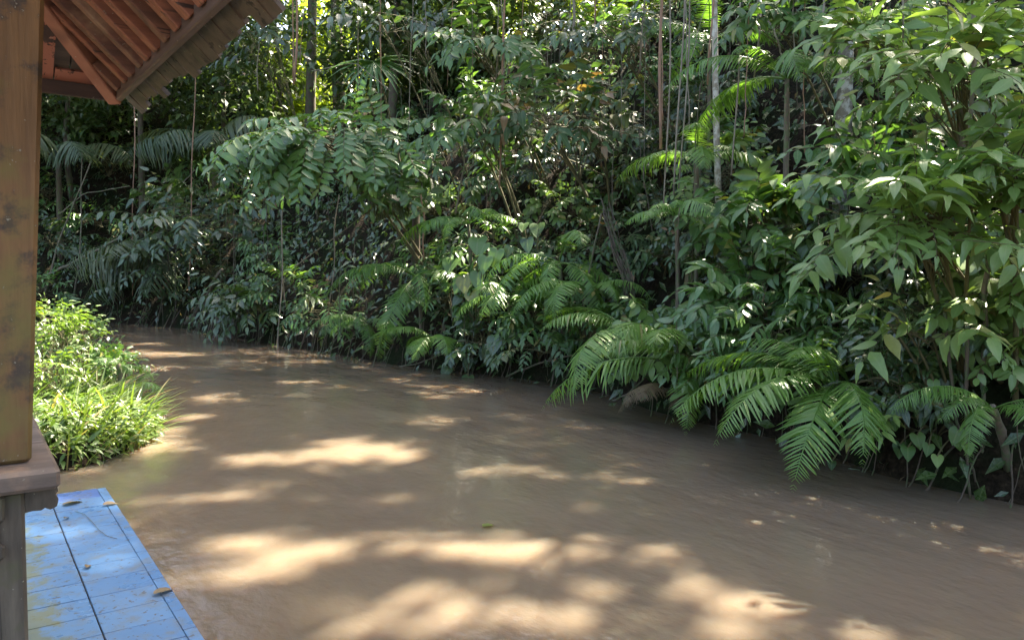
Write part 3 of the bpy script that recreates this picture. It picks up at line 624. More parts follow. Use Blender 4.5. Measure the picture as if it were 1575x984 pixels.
# ---- heart-leaved plants -------------------------------------------------------------------------
def aroid(px, py, u, n, leaf_px, label, matk='mid', tint=(.3, .8)):
    leaf_px *= .8; c = gpt(px, py, u-.1); s = ((c-CAMP)@_fw)/FPX; gx_ = ground_at(c[0]+.25, c[1]+.1); base = ground_at(max(c[0]+.2, float(xb(c[1]+.1))+.15), c[1]+.1)
    root = empty('heart_leaved_plant', base)
    for k in range(n):
        L_ = leaf_px*s*RNG.uniform(.7, 1.15); tip = c + np.array([RNG.normal(-.05, .1), RNG.normal(0, .9), RNG.normal(0, .7)])*leaf_px*s*1.5
        mid = (base+tip)/2+np.array([.0, 0, .18]); t = np.linspace(0, 1, 6)[:, None]; a = Acc(); a.tube((1-t)**2*base+2*t*(1-t)*mid+t*t*tip, .006, 5, .5)
        st = link('stalk', a.mesh('stalk', TWIG, offset=base), root)
        d = unit((-.45+RNG.normal(0, .25), -.35+RNG.normal(0, .3), -.8)); M = basis(tip-d*L_*.18, d, (-.7, -.55, .5), L_)[0]; M[:3, 3] -= base
        link('leaf', leaf_mesh(HEART, matk, float(RNG.uniform(*tint))), st, M)
    tag(root, label, 'plant', 'heart leaved plants'); return root
aroid(715, 400, -.05, 9, 42, 'big heart shaped pale leaves in a sunny patch left of the middle', 'mid', (.6, .95))
aroid(735, 500, -.05, 8, 36, 'dark heart leaved plant low above the water in the middle', 'dark')
aroid(820, 350, .3, 7, 36, 'heart leaved plant in shade above the arching fern', 'dark')
aroid(700, 560, -.1, 6, 28, 'small heart leaved plant at the waterline below the sunny heart leaves', 'dark')
aroid(1430, 660, -.1, 9, 34, 'heart leaved plant low at the right beside the thin brown stems', 'mid')
aroid(1462, 735, -.2, 1, 30, 'single pale heart leaf just above the water at the right', 'light', (.6, .8))
aroid(1090, 470, .2, 5, 30, 'few heart leaves left of the dense blue green shrub', 'mid')
aroid(1320, 690, -.1, 6, 24, 'small dark heart leaved creeper under the largest bright fern', 'dark')
aroid(940, 540, .0, 5, 28, 'dark heart leaves under the light green fern', 'dark')

# ---- palms at the left ------------------------------------------------------------------------------
PALMS = [dict(npair=34, maxl=.34, wid=.1, arch0=.55, bend=1.5, seed=s, side_curve=c, droop=dr, sweep=.55, tpl=PALMP, stem=.2, ragged=.09, prof=.3) for s, c, dr in ((21, .05, .6), (22, -.08, .9), (23, .0, .4))]
def palm(px, py, u, fronds, label, h=0.0, tintv=None, matk='palm'):
    c = gpt(px, py, u); s = ((c-CAMP)@_fw)/FPX; g = ground_at(c[0], c[1]); base = np.array([c[0], c[1], min(g[2], c[2]-.1)]); root = empty('palm', base)
    a = Acc(); a.tube(np.linspace(base-(0, 0, .2), c, 6), np.linspace(.09, .07, 6), 8); link('trunk', a.mesh('trunk', BARK, offset=base), root)
    for az, ln, pit, rol in fronds:
        k = int(RNG.integers(3)); me = frond_mesh(('palm', k), matk, tintv or float(RNG.choice([.25, .5, .75])), **dict(PALMS[k]))
        o = link('frond', me, root); o.matrix_basis = Matrix.Translation((c-base).tolist()) @ Matrix.Rotation(-R(az), 4, 'Z') @ Matrix.Rotation(pit, 4, 'X') @ Matrix.Rotation(rol, 4, 'Y') @ Matrix.Scale(ln*s*.68, 4)
    tag(root, label, 'palm', 'palms on the far left bank'); return root
palm(215, 120, 2.0, [(a, 260, RNG.normal(.1, .2), RNG.normal(0, .2)) for a in range(150, 400, 28)], 'tall palm under the roof edge with long hanging grey green fronds')
palm(90, 250, 1.2, [(a, 230, RNG.normal(.0, .2), RNG.normal(0, .2)) for a in range(140, 360, 34)], 'grey palm right beside the brown post at mid height')
palm(260, 400, .8, [(a, 240, RNG.normal(-.2, .15), RNG.normal(0, .2)) for a in (250, 275, 300, 325, 225, 200)], 'low palm drooping its fronds to the water at the far left bend')
palm(330, 230, 2.2, [(a, 220, RNG.normal(.0, .2), RNG.normal(0, .2)) for a in range(160, 380, 36)], 'dark palm behind the two long dangling vines')
palm(640, 330, .9, [(a, 150, RNG.normal(.0, .2), RNG.normal(0, .2)) for a in (240, 265, 290, 215)], 'small palm with narrow hanging leaflets above the dark lacy fern', tintv=.75)
# fan palm leaf above the hanging tree
c = gpt(575, 95, .6); s = ((c-CAMP)@_fw)/FPX; base = ground_at(c[0]+1.0, c[1]+.3); root = empty('fan_palm', base)
a = Acc(); t = np.linspace(0, 1, 9)[:, None]; mid = (base+c)/2+np.array([0, 0, .7]); a.tube((1-t)**2*base+2*t*(1-t)*mid+t*t*c, np.linspace(.03, .012, 9), 6); link('stalk', a.mesh('stalk', TWIG, offset=base), root)
for k in range(26):
    th = (k/25-.5)*R(230)+.25; d = _rt*math.sin(th)+np.array([0, 0, 1])*(-.55*math.cos(th)+.12) - _f0*(.45*math.cos(th)+.1); M = basis(c, d, -_f0*.5+np.array([0, 0, 1]), 70*s*.7, 70*s*RNG.uniform(.8, 1.1), 70*s)[0]; M[:3, 3] -= base
    link('leaf', leaf_mesh(NARROW, 'blue', .45), root, M)
tag(root, 'fan palm leaf of stiff blue green blades above the dark glossy hanging tree', 'palm')

# ---- trees: trunks in view, unseen crowns cut to shape the sun patches ---------------------------------------------------------
LITPX = [(520, 690, 120, 30), (400, 705, 90, 20), (610, 700, 50, 22), (330, 612, 60, 9), (460, 588, 45, 6), (700, 600, 90, 8), (810, 614, 60, 6), (660, 655, 28, 7), (250, 545, 60, 6), (200, 507, 40, 4), (300, 640, 50, 6), (400, 570, 40, 4),
 (340, 760, 80, 12), (440, 745, 50, 12), (550, 770, 60, 12), (740, 730, 70, 12), (835, 735, 40, 8), (850, 660, 28, 7), (960, 702, 30, 6), (640, 760, 30, 7), (900, 770, 26, 7), (380, 832, 70, 15), (500, 842, 60, 18), (630, 836, 110, 20), (760, 850, 110, 24), (860, 832, 50, 14), (905, 800, 30, 6),
 (300, 890, 50, 16), (430, 882, 50, 18), (650, 905, 70, 22), (890, 905, 36, 12), (1000, 852, 60, 14), (1060, 905, 60, 14), (1150, 918, 36, 10), (1200, 940, 50, 12), (1310, 970, 60, 14), (730, 950, 80, 22), (560, 962, 70, 20), (850, 952, 60, 18), (1100, 962, 70, 18), (480, 930, 40, 12), (980, 790, 14, 4), (1030, 800, 12, 4), (1010, 770, 12, 4), (930, 650, 20, 4), (600, 640, 24, 5), (520, 620, 26, 4)]
LIT = [(.7, 7.5, 1.5, 1.1), (.3, 9.6, 1.7, 1.7), (-.8, 8.0, 1.4, 1.2), (-.3, 10.5, 1.0, 1.0), (.45, 4.6, .16, .14), (.35, 4.0, .14, .12), (.55, 3.75, .16, .1), (1.0, 1.0, .8, .6),   # crown gaps for sun on the near bank and deck
 (4.4, 3.0, .45, .35), (5.5, 4.8, .4, .3), (2.4, 12.3, .7, .5), (5.2, 9.7, .5, .4), (5.15, 4.2, .35, .3), (5.7, 5.9, .3, .3), (3.4, 17.5, .9, .6), (4.6, 14.5, .5, .4), (1.5, 20.5, .9, .6)]
def lit_open(P):  # true where crown leaves are dropped to let a sun patch through
    q = P - SUND*((P[:, 2]/SUND[2])[:, None]); x, y = q[:, 0], q[:, 1]; o = np.zeros(len(P), bool); wob = (1+.3*vnoise(x, y, 3.1)+.25*vnoise(x+5, y, 7.3))*RNG.uniform(.5, 1.35, len(x))
    for cx, cy, rx, ry in LIT: o |= ((x-cx)/rx)**2+((y-cy)/ry)**2 < wob**2
    for c, r in SUNNY:
        k = c - SUND*(c[2]/SUND[2]); o |= ((x-k[0])/r)**2+((y-k[1])/r)**2 < wob**2
    for px, py, rx, ry in LITPX:
        if py > 800: rx *= 1.4; ry *= 1.35
        d = ray(px, py); t = -CAM_H/d[2]; c = CAMP+d*t; dist = t; rw = rx*dist/FPX+.06; rd = ry*dist*dist/(FPX*CAM_H)+.06
        a_ = (x-c[0])*_r0[0]+(y-c[1])*_r0[1]; b_ = (x-c[0])*_f0[0]+(y-c[1])*_f0[1]; o |= (a_/rw)**2+(b_/rd)**2 < wob**2
    # scattered small gaps elsewhere
    o |= (vnoise(x, y, 1.9)+.5*vnoise(x+3, y+9, 4.3) > np.interp(x, [4.3, 5.4], [1.0, .3]))
    shade = ((x-4.6)/1.0)**2+((y-12.4)/1.7)**2 < 1          # no gaps over the dark hollow under the hanging tree
    return o & ~shade
def crown_acc(center, radii, ncl, per, size, tpl, openfn=None, gap=.0):
    c = np.asarray(center, float); radii = np.asarray(radii, float)
    v = RNG.normal(0, 1, (ncl, 3)); v /= np.linalg.norm(v, axis=1)[:, None]; P = c + v*radii*(RNG.uniform(.15, 1, (ncl, 1))**.5)
    Q = (P[:, None, :]+RNG.normal(0, .32, (ncl, per, 3))*np.array([1, 1, .55])).reshape(-1, 3)
    if openfn is not None: Q = Q[~openfn(Q)]
    n = len(Q); D = RNG.normal(0, 1, (n, 3)); D[:, 2] = D[:, 2]*.35-.35
    a = Acc(); a.inst(tpl, basis(Q, D, np.array([0, 0, 1])+RNG.normal(0, .4, (n, 3)), size*RNG.uniform(.7, 1.2, n)), np.clip(RNG.normal(.5, .22, n), 0, 1)); return a, P
def tree(base, top, r0, crown, label, bark, ncl, matk='canopy', size=.30, openfn=None, name='tree', bend=.25, group=None, limbs=6, per=22):
    base = np.asarray(base, float); top = np.asarray(top, float); root = empty(name, base)
    t = np.linspace(0, 1, 14)[:, None]; side = np.array([RNG.normal(0, bend), RNG.normal(0, bend), 0]); pts = base-(0, 0, .3)*(1-t)+(top-base)*t+side*np.sin(np.pi*t)
    a = Acc(); a.tube(pts, np.linspace(r0, r0*.5, 14)*(1+.06*RNG.normal(0, 1, 14)), 10); link('trunk', a.mesh('trunk', bark, offset=base), root)
    ca, P = crown_acc(crown[0], crown[1], ncl, per, size, SMALL, openfn)
    lm = Acc()
    for p in P[RNG.choice(len(P), limbs, replace=False)]:
        q = pts[-1]; mid = (q+p)/2+np.array([0, 0, .6]); lm.tube((1-t)**2*q+2*t*(1-t)*mid+t*t*p, np.linspace(r0*.4, r0*.08, 14), 6)
    o = link('limbs', lm.mesh('limbs', bark, offset=base), root); o['kind'] = 'stuff'
    o = link('crown', ca.mesh('crown', LM[matk], offset=base), root); o['kind'] = 'stuff'
    tag(root, label, 'tree', group); return root
def trunk_base(px, py, u): 
    c = gpt(px, py, u); return ground_at(c[0], c[1])
def up_at(px, py, p, zt):
    """top of a straight trunk that rises from p and passes image point px,py"""
    d = ray(px, py); t = ((p-CAMP)@_f0)/(d@_f0); q = CAMP+d*t; k = (zt-p[2])/(q[2]-p[2]); return p+(q-p)*k
ZC = 13.0
b1 = trunk_base(1118, 262, 1.2); t1 = up_at(1109, 40, b1, 8.3)
tree(b1, t1, .045, ((13.0, 8.5, ZC), (3.2, 3.2, 1.6)), 'slim pale grey trunk rising right of the middle of the bank', PALE2, 260, openfn=lit_open, bend=.03)
b2 = trunk_base(1300, 200, 1.5); t2 = up_at(1298, 30, b2, 7.5)
tree(b2, t2, .10, ((9.9, 4.6, ZC), (3.2, 3.0, 1.7)), 'thick lichen covered trunk behind the leafy shrub at the right', PALE, 300, openfn=lit_open, bend=.03)
b3 = trunk_base(600, 150, 4.0); t3 = up_at(606, 20, b3, ZC+1)
tree(b3, t3, .12, ((11.5, 13.5, ZC+1), (3.4, 3.8, 1.8)), 'dark brown trunk high on the bank above the fan palm', BARK, 300, openfn=lit_open, bend=.05)
b4 = trunk_base(475, 100, 4.0); t4 = up_at(478, 10, b4, ZC+1)
tree(b4, t4, .16, ((9.5, 18.0, ZC+1), (3.4, 4, 1.8)), 'stout dark trunk behind the pinkish hanging roots at the upper left', BARK, 300, openfn=lit_open, bend=.05)
for (x, y, cx, cy, rr, lab) in ((13.0, 2.0, 9.5, -.8, 3.2, 'added shade tree rising past the right picture edge over the river'), (12.6, 6.5, 9.3, 7.4, 3.1, 'added shade tree high on the bank between the two pale trunks'), (13.4, 11.5, 10.2, 10.6, 3.2, 'added shade tree high on the bank left of the slim pale trunk'),
        (14.0, 4.0, 14.0, 3.8, 3.2, 'added shade tree behind the lichen covered trunk'), (8.0, 24.0, 7.0, 23.0, 3.4, 'added shade tree behind the dark palm at the upper left')):
    g = ground_at(x, y); tree(g, (cx*.5+x*.5, cy*.5+y*.5, ZC-1.5), .07, ((cx, cy, ZC), (rr, rr, 1.7)), lab, BARK, 300, openfn=lit_open, bend=.3)  # crowns out of view, added to shade the deck and river
for (x, y, zc, lab) in ((1.0, 29.5, 14.0, 'tall forest tree beyond the river bend above the roof corner'), (-4.5, 31.0, 14.5, 'tall forest tree beyond the bend behind the brown post'), (5.0, 30.0, 16.0, 'tall forest tree far behind the long pale vine'), (11.0, 30.0, 15.5, 'tall forest tree far behind the pinkish hanging vines'), (9.5, 22.0, 15.5, 'tall forest tree far behind the hanging tree')):
    g = ground_at(x, y); tree(g, (x, y, zc-2), .2, ((x, y, zc), (3.4, 3.2, 3.2)), lab, BARK, 260, size=.4, bend=.3, group='tall trees beyond the bend')
# trees beyond the crest, sunlight painted into their bright leaf colour
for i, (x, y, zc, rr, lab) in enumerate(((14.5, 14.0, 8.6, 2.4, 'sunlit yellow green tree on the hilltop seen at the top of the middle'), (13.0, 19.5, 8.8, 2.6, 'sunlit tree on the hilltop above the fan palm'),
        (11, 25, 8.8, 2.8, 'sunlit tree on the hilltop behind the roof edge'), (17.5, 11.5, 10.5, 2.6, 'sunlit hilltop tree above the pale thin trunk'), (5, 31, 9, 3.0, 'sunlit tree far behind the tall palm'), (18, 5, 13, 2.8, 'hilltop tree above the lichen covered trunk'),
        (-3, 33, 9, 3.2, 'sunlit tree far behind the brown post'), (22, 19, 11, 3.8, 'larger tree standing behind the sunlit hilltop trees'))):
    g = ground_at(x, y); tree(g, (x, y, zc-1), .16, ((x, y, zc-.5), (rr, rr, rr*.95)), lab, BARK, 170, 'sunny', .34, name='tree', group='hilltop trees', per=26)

def crest_open(P):  # gaps cut in the crest crowns so sun flecks reach the slope
    q = P - SUND*((P[:, 2]/SUND[2])[:, None]); x, y = q[:, 0], q[:, 1]
    return vnoise(x, y, 1.7)+.6*vnoise(x+3, y+9, 3.7) > .25
for (x, y, zc, rr, lab) in ((9.8, 17.0, 8.6, 1.7, 'shaded leafy tree on the crest right of the fan palm'), (9.4, 19.0, 8.8, 2.2, 'shaded leafy tree on the crest above the hanging tree'), (6.5, 23.5, 8.4, 2.3, 'shaded leafy tree just right of the roof shingles'), (3.0, 26.5, 8.2, 2.4, 'shaded leafy tree behind the roof corner'),
        (-1.5, 28.5, 7.5, 2.4, 'shaded leafy tree behind the post at the bend'), (13.6, 9.9, 9.6, 1.7, 'shaded leafy tree on the crest above the bronze tipped shrub'), (13.5, 8.0, 10.4, 2.0, 'shaded leafy tree on the crest left of the lichen covered trunk'), (9.0, 27.5, 10.2, 2.4, 'tall shaded tree filling the gap behind the dark palm'), (13.5, 17.5, 10.6, 2.0, 'tall shaded tree behind the stout dark trunk')):
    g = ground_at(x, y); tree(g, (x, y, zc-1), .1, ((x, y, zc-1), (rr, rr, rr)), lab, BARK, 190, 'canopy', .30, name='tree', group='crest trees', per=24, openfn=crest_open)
for pxs, r, lab in ((((62, 470), (95, 360), (140, 250)), .03, 'bare leaning stem close to the brown post'), (((110, 480), (125, 380), (130, 230)), .025, 'bare upright stem right of the brown post'), (((90, 330), (130, 300), (200, 290)), .018, 'dry horizontal branch left of the reddish vine'), (((150, 440), (230, 330), (300, 260)), .022, 'slanting dry branch behind the low palm'),
        (((440, 420), (520, 360), (560, 330)), .012, 'thin slanting branch in the hollow under the hanging tree'), (((480, 110), (545, 95), (600, 140)), .014, 'bare pale twig arching above the hanging tree'), (((700, 330), (715, 250), (705, 150)), .016, 'dark stem in the shade left of the bronze tipped shrub'), (((905, 560), (900, 470), (930, 330)), .02, 'brown stem climbing behind the arching fern')):
    pts = np.array([gpt(px, py, .25) for px, py in pxs]); P_, _ = along(pts, np.linspace(0, 1, 14)); P_ = P_+np.cumsum(RNG.normal(0, r*.6, P_.shape), 0)*.6; a = Acc(); a.tube(P_, np.linspace(r, r*.5, 14), 6)
    tag(link('bare_stem', a.mesh('bare_stem', DEADW, offset=P_[0]), loc=P_[0]), lab, 'stem')

# ---- undergrowth and litter on the slope -----------------------------------------------------------------
n = 125000; x = RNG.uniform(-16, 18, n); y = RNG.uniform(-1, 38, n); u = inland(x, y)
keep = (u > -.05) & (u < 8.5) & (vnoise(x, y, 1.6)+.6*vnoise(x, y, 4.1) > -.6) & (RNG.random(n) < np.interp(y, [0, 14, 24, 38], [1, 1, .8, .6])); x, y = x[keep], y[keep]; z = ground_z(x, y); n = len(x)
P = np.stack([x, y, z], -1) + np.stack([-RNG.random(n)*.25, RNG.normal(0, .05, n), RNG.random(n)**1.6*.45], -1)
D = np.stack([RNG.normal(-.5, .5, n), RNG.normal(-.2, .6, n), RNG.normal(-.5, .35, n)], -1); Uv = np.array([-.6, -.3, .7])+RNG.normal(0, .35, (n, 3))
a = Acc(); a.inst(SMALL, basis(P, D, Uv, RNG.uniform(.09, .21, n)), np.clip(RNG.normal(.38, .22, n), 0, .97))
tag(link('undergrowth', a.mesh('undergrowth', LM['dark'])), 'dense dark creeping undergrowth covering the jungle slope', 'undergrowth', kind='stuff')
n = 2200; y = RNG.uniform(-1, 26, n); u = RNG.uniform(0, 7, n); x = xb(y)+u; z = ground_z(x, y)+RNG.random(n)*.25
a = Acc(); a.inst(SMALL, basis(np.stack([x-.1, y, z], -1), RNG.normal(0, 1, (n, 3))+(-.2, 0, -.6), np.array([-.5, -.3, .7])+RNG.normal(0, .5, (n, 3)), RNG.uniform(.06, .16, n)), RNG.random(n))
tag(link('leaf_litter', a.mesh('leaf_litter', LM['dead'])), 'dry brown dead leaves caught among the slope plants', 'leaf litter', kind='stuff')
# thin root curtain
a = Acc()
for k in range(170):
    y = RNG.uniform(1, 22); u = RNG.uniform(-.1, 4.5); x = float(xb(y))+u; z0 = float(ground_z(x, y)); ln = RNG.uniform(.5, 2.2); xx = x-RNG.uniform(.1, .7); zt = z0+ln+.3
    q = np.linspace(0, 1, 5); a.tube(np.stack([xx+RNG.normal(0, .05)*q, y+RNG.normal(0, .08)*q+.03*np.sin(q*5), zt-ln*q], -1), RNG.uniform(.003, .008), 3, .5, cap=False)
for k in range(260):
    y = RNG.uniform(1, 22); x = float(xb(y))+RNG.uniform(-.3, .12); z0 = RNG.uniform(.25, .8); q = np.linspace(0, 1, 6); a.tube(np.stack([x+.15-RNG.uniform(0, .35)*q, y+RNG.normal(0, .12)*q+.02*np.sin(q*6), z0-(z0+.06)*q], -1), RNG.uniform(.003, .011), 4, .5, cap=False)
tag(link('root_curtain', a.mesh('root_curtain', BARK)), 'tangle of thin dangling rootlets on the jungle slope', 'roots', kind='stuff')

# ---- long hanging vines -------------------------------------------------------------------------------------
VN = [(207, 150, 203, 455, 0.2, .010, 0, 'reddish brown vine dangling below the roof corner'), (300, 105, 291, 440, .1, .011, 0, 'long straight pale brown vine right of the roof shingles'), (459, -40, 452, 130, .6, .016, 0, 'pinkish thick vine above the hanging tree, right one of the pair'),
 (452, -40, 450, 120, .65, .010, 0, 'thin vine left of the pinkish thick vine'), (437, 300, 428, 548, -.1, .008, 1, 'single vine dangling down to the river left of the middle'), (398, 20, 396, 140, 1.0, .009, 1, 'thin grey vine left of the pinkish vine pair'),
 (778, -40, 768, 290, .4, .010, 0, 'long brown vine left of the bronze tipped shrub'), (771, -40, 774, 150, .5, .006, 1, 'hair thin vine close beside the long brown vine'), (1021, -40, 1013, 230, .6, .014, 0, 'thick reddish vine left of the slim pale trunk'),
 (1031, -40, 1022, 330, .5, .007, 1, 'thin vine just right of the thick reddish vine'), (1052, -40, 1038, 300, .5, .008, 1, 'second thin vine right of the thick reddish vine'), (1062, -40, 1046, 290, .6, .007, 1, 'third thin vine right of the thick reddish vine'),
 (1096, -40, 1090, 130, .8, .008, 0, 'vine close to the left side of the slim pale trunk'), (1139, -40, 1127, 270, .7, .007, 1, 'thin vine right of the slim pale trunk'), (1170, -40, 1162, 120, 1.0, .007, 1, 'thin vine further right of the slim pale trunk'),
 (1265, -40, 1262, 100, .5, .008, 1, 'vine left of the lichen covered trunk'), (884, -40, 878, 80, 1.4, .016, 1, 'grey vine against the yellow green gap at the top'), (917, -40, 916, 60, 1.4, .009, 0, 'thin vine right of the yellow green gap at the top'),
 (990, -40, 986, 110, 1.0, .008, 1, 'thin grey vine left of the thick reddish vine'), (586, -40, 583, 85, 1.4, .010, 0, 'vine above the fan palm leaf'), (1388, -40, 1380, 160, .6, .007, 1, 'thin vine behind the glossy shrub at the top right'),
 (1497, 20, 1495, 240, .4, .012, 1, 'green stem like vine at the upper right'), (520, 300, 508, 470, .3, .007, 1, 'thin vine in the dark hollow under the hanging tree'), (650, 300, 652, 400, .5, .009, 0, 'vine in the dark hollow beside the small palm')]
for (x0, y0, x1, y1, u, r, mk, lab) in VN:
    u -= .25; r *= 1.35; bt = gpt(x1, y1, u); d = ray(x0, y0); t = ((bt-CAMP)@_f0)/(d@_f0); tp = CAMP+d*t
    if y0 < 0: tp = bt+(tp-bt)*1.8
    q = np.linspace(0, 1, 16)[:, None]; pts = tp+(bt-tp)*q+np.stack([.02*np.sin(q[:, 0]*9+r*900), .02*np.sin(q[:, 0]*7+1+r*500), 0*q[:, 0]], -1)
    a = Acc(); a.tube(pts, r*RNG.uniform(.85, 1.15, 16), 6); o = link('hanging_vine', a.mesh('hanging_vine', VINE if mk == 0 else VINE2, offset=bt), loc=bt)
    tag(o, lab, 'vine', 'hanging vines over the jungle bank')
for k in range(22):
    x1 = 470+k*37+RNG.uniform(-10, 10); y1 = RNG.uniform(60, 330); bt = gpt(x1, y1, RNG.uniform(.1, .9)); bt = bt if abs(x1-1113) > 25 else gpt(x1-40, y1, .5); d = ray(x1+RNG.uniform(-6, 16), -60); t = ((bt-CAMP)@_f0)/(d@_f0); tp = CAMP+d*t
    q = np.linspace(0, 1, 14)[:, None]; pts = tp+(bt-tp)*q+np.cumsum(RNG.normal(0, .006, (14, 3)), 0); a = Acc(); a.tube(pts, RNG.uniform(.003, .007), 5); o = link('hanging_vine', a.mesh('hanging_vine', VINE if k % 3 == 0 else VINE2, offset=bt), loc=bt)
    rec(o, 'hair thin reddish rootlet hanging from above' if k % 3 == 0 else 'hair thin grey rootlet hanging from above', 'vine', 'hanging vines over the jungle bank', bt)
# fallen branches, leaning poles
for pxs, u, r, lab, mt in (([(778, 580), (815, 563), (850, 553), (885, 545)], -.1, .016, 'dead branch leaning out of the water below the arching fern', DEADW), ([(470, 552), (505, 540), (545, 520)], -.15, .012, 'snagged twig in the water right of the dangling vine', DEADW), ([(930, 622), (965, 606), (1000, 575)], -.15, .014, 'snagged branch in the water under the light green fern', DEADW), ([(590, 568), (640, 560), (690, 540)], -.12, .012, 'snagged branch at the waterline below the small palm', DEADW), ([(62, 428), (120, 400), (195, 360)], .2, .045, 'leaning dead pole beside the brown post at the far left', DEADW),
        ([(285, 500), (310, 470), (340, 415)], .1, .06, 'mossy leaning log at the waterline below the long pale vine', BARK), ([(1168, 0), (1195, 60), (1208, 105)], .6, .012, 'pale leaning stick above the tree fern', PALE),
        ([(925, 300), (945, 370), (965, 430), (975, 500)], .2, .032, 'stout brown root mass hanging right of the bronze tipped shrub', BARK), ([(1487, 500), (1485, 620), (1492, 765)], -.12, .016, 'thin brown stem standing in the water at the right', BARK), ([(1452, 480), (1470, 640), (1500, 740)], -.05, .014, 'slanting brown stem beside the thin stem at the right', BARK),
        ([(1520, 380), (1512, 560), (1510, 740)], .15, .02, 'brown stem half hidden by leaves at the right picture edge', DEADW)):
    pts = np.array([gpt(px, py, u) for px, py in pxs]); pts = np.concatenate([pts, pts[-1:]]) if False else pts
    q = np.linspace(0, 1, 12); P_, _ = along(pts, q); P_ += RNG.normal(0, r*.35, P_.shape); a = Acc()
    if 'mass' in lab or 'shaggy' in lab:
        for k in range(26):
            f0 = RNG.uniform(0, .5); f1 = RNG.uniform(.6, 1); Q, _ = along(pts, np.linspace(f0, f1, 10)); Q = Q+RNG.normal(0, r*1.3, 3)+np.cumsum(RNG.normal(0, r*.25, Q.shape), 0); a.tube(Q, np.linspace(r*.28, r*.1, 10)*RNG.uniform(.5, 1.3), 5)
    else: a.tube(P_, np.linspace(r, r*.6, 12), 7)
    nm = 'fallen_branch' if ('branch' in lab or 'log' in lab or 'pole' in lab or 'stick' in lab) else 'stem'
    o = link(nm if nm != 'stem' else 'woody_stem', a.mesh(nm, mt, offset=P_[0]), loc=P_[0]); tag(o, lab, 'branch')

# ---- near bank clump on the left ---------------------------------------------------------------------------------
def near(px, py, z=0.15): 
    d = ray(px, py); t = (z-CAM_H)/d[2]; return CAMP+d*t
def herb(name, label, base, center, radii, n, lsize, matk, tpl=OVATE, indiv=0, **kw):
    o = bush(name, base, center, radii, n, kw.pop('slen', .22), kw.pop('nleaf', 7), lsize, tpl, matk, indiv=indiv, stem_r=.008, droop=.5, face=(.1, -.4, .9), outward=(.2, -.3, .3), bottom=-.2, nstem=5, **kw)
    tag(o, label, 'plant', 'sunlit plants on the near bank'); return o
for (px, py, D_, hgt, rr, lab, mk) in ((75, 508, 9.4, .46, .40, 'sunlit lime green bush right against the brown post', 'lime'), (115, 520, 9.0, .42, .33, 'sunlit lime bush at the river side of the near bank', 'lime'), (70, 570, 8.3, .35, .35, 'lower lime green bush behind the grass beside the post', 'lime'), (175, 560, 9.2, .25, .25, 'small shaded dark shrub behind the tall grass', 'mid')):
    d = ray(px, py); c = CAMP+d*(D_/np.linalg.norm(d)); g = ground_at(c[0], c[1]); herb('herb_bush', lab, g, c, (rr, rr, hgt*.75), 60, .085, mk, indiv=240, tint=(.3, .85))
for (px, py, lab) in ((182, 555, 'small fern at the back of the near bank grass'), (205, 585, 'small fern leaning over the water from the near bank')):
    d = ray(px, py); c = CAMP+d*(8.9/np.linalg.norm(d)); c[2] = max(.25, c[2]-.1); o = rnd_fern(c, 6, .42, 300, 120, tintv=.45); tag(o, lab, 'fern', 'ferns on the near bank')
# grass
def grass(n, xs, ys, ln, wid, acc_, lean=(.15, -.1)):
    x = RNG.uniform(*xs, n*3); y = RNG.uniform(*ys, n*3); ok = (xl(y)-x > -.06) & (vnoise(x, y, 4.0) > -.7); x, y = x[ok][:n], y[ok][:n]; m_ = len(x); z = np.maximum(ground_z(x, y), 0)
    D = np.stack([RNG.normal(lean[0], .38, m_), RNG.normal(lean[1], .38, m_), np.ones(m_)], -1); l = ln*RNG.uniform(.45, 1.2, m_); hd = D*np.array([1, 1, 0])
    acc_.inst(BLADE, basis(np.stack([x, y, z], -1), D, -hd+RNG.normal(0, .2, (m_, 3))+np.array([0, 0, .4]), l*wid, l, l), np.where(RNG.random(m_) < .1, .99, np.clip(RNG.normal(.5, .22, m_), 0, .9)))
a = Acc(); grass(1300, (-.6, 1.6), (6.5, 9.2), .26, 1.2, a); grass(650, (.2, 1.65), (7.0, 9.0), .46, .9, a, (.3, -.1)); grass(2500, (-3, 1.6), (9, 16), .5, 1.2, a)
tag(link('grass', a.mesh('grass', LM['grass'])), 'tall sunlit grass on the tip of the near bank', 'grass', kind='stuff')
n = 7500; x = RNG.uniform(-1, 1.6, n); y = RNG.uniform(6.5, 9.5, n); ok = xl(y)-x > -.1; x, y = x[ok], y[ok]; n = len(x); z = np.maximum(ground_z(x, y), .02)+RNG.random(n)*.22
a = Acc(); a.inst(LANCE, basis(np.stack([x, y, z], -1), np.stack([RNG.normal(.25, .6, n), RNG.normal(-.35, .6, n), RNG.normal(.1, .4, n)], -1), np.array([.1, -.3, 1])+RNG.normal(0, .3, (n, 3)), RNG.uniform(.06, .14, n)), np.clip(RNG.normal(.5, .25, n), 0, .97))
tag(link('ground_cover', a.mesh('ground_cover', LM['lime'])), 'low leafy herbs between the grass at the edge of the near bank', 'ground cover', kind='stuff')
p0 = near(190, 600, .3); p1 = near(252, 580, .3); a = Acc(); q = np.linspace(0, 1, 8)[:, None]; a.tube(p0+(p1-p0)*q+np.array([0, 0, .12])*q, .006, 5); tag(link('dry_stalk', a.mesh('dry_stalk', DEADW, offset=p0), loc=p0), 'dry stalk pointing over the river from the near bank', 'stalk')

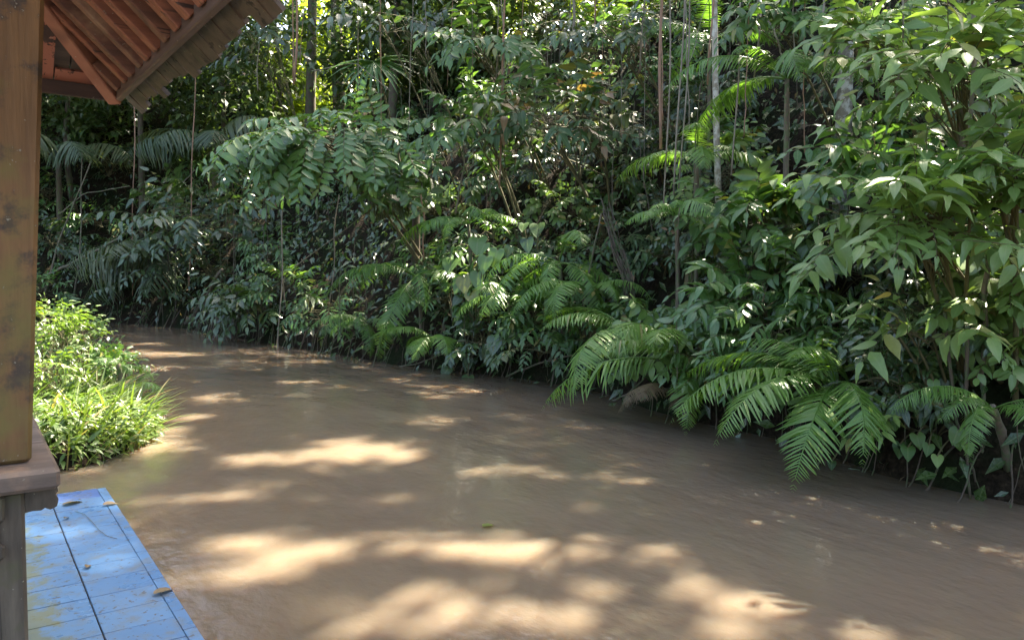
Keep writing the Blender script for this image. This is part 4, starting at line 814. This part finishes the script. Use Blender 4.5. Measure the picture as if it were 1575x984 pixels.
# ---- small things on the deck and the water ---------------------------------------------------------------------------
def fallen(px, py, z, ln, az, mk, tint, lab, tpl=OVATE, curl=.12, group='fallen leaves on the blue deck'):
    p = near(px, py, z); d = np.array([math.sin(R(az)), math.cos(R(az)), .04]); M = basis([p+(0, 0, .012)], d, (RNG.normal(0, curl), RNG.normal(0, curl), 1), ln)[0]
    o = link('fallen_leaf', leaf_mesh(tpl, mk, tint), M=M); tag(o, lab, 'leaf', group)
fallen(96, 779, DZ, .16, 60, 'dead', .8, 'long dry yellow brown leaf at the far end of the blue deck')
fallen(158, 779, DZ, .11, 70, 'dead', .6, 'dry leaf lying across the edge strip at the deck far end')
fallen(99, 800, DZ, .06, 30, 'dead', .5, 'tiny dry leaf near the far end of the blue deck')
fallen(133, 876, DZ, .075, 20, 'dead', .5, 'small curled leaf in the middle of the blue deck')
fallen(236, 917, DZ, .13, 65, 'dead', .85, 'yellowish dry leaf on the deck groove near the edge')
fallen(742, 812, .0, .10, 80, 'lime', .9, 'yellow green leaf floating on the river', ROUND, .05, 'leaves floating on the river')
a = Acc(); q = [near(px, py, DZ+.006) for px, py in ((115, 786), (130, 790), (140, 800), (147, 808), (153, 815), (165, 824), (180, 828))]; a.tube(np.array(q), .0016, 4); tag(link('twig', a.mesh('twig', BARK, offset=q[0]), loc=q[0]), 'thin dark curved twig lying on the blue tiles', 'twig')

# ------------------------------------------------------------------ labels from place: counted from the right picture edge
ORD = ['first', 'second', 'third', 'fourth', 'fifth', 'sixth', 'seventh', 'eighth', 'ninth', 'tenth', 'eleventh', 'twelfth', 'thirteenth', 'fourteenth', 'fifteenth', 'sixteenth', 'seventeenth', 'eighteenth', 'nineteenth', 'twentieth'] + ['twenty-'+q for q in ('first', 'second', 'third', 'fourth', 'fifth', 'sixth', 'seventh', 'eighth', 'ninth')] + ['thirtieth'] + ['thirty-'+q for q in ('first', 'second', 'third', 'fourth', 'fifth', 'sixth')]
by = {}
for r in RECS: by.setdefault(r[1], []).append(r)
for look, rs in by.items():
    rs.sort(key=lambda r: -project(r[4])[0])
    for i, (o, lk, cat, grp, p) in enumerate(rs):
        tag(o, f'{lk}, {ORD[i]} such from the right' if len(rs) > 1 else f'the only {lk}', cat, grp)
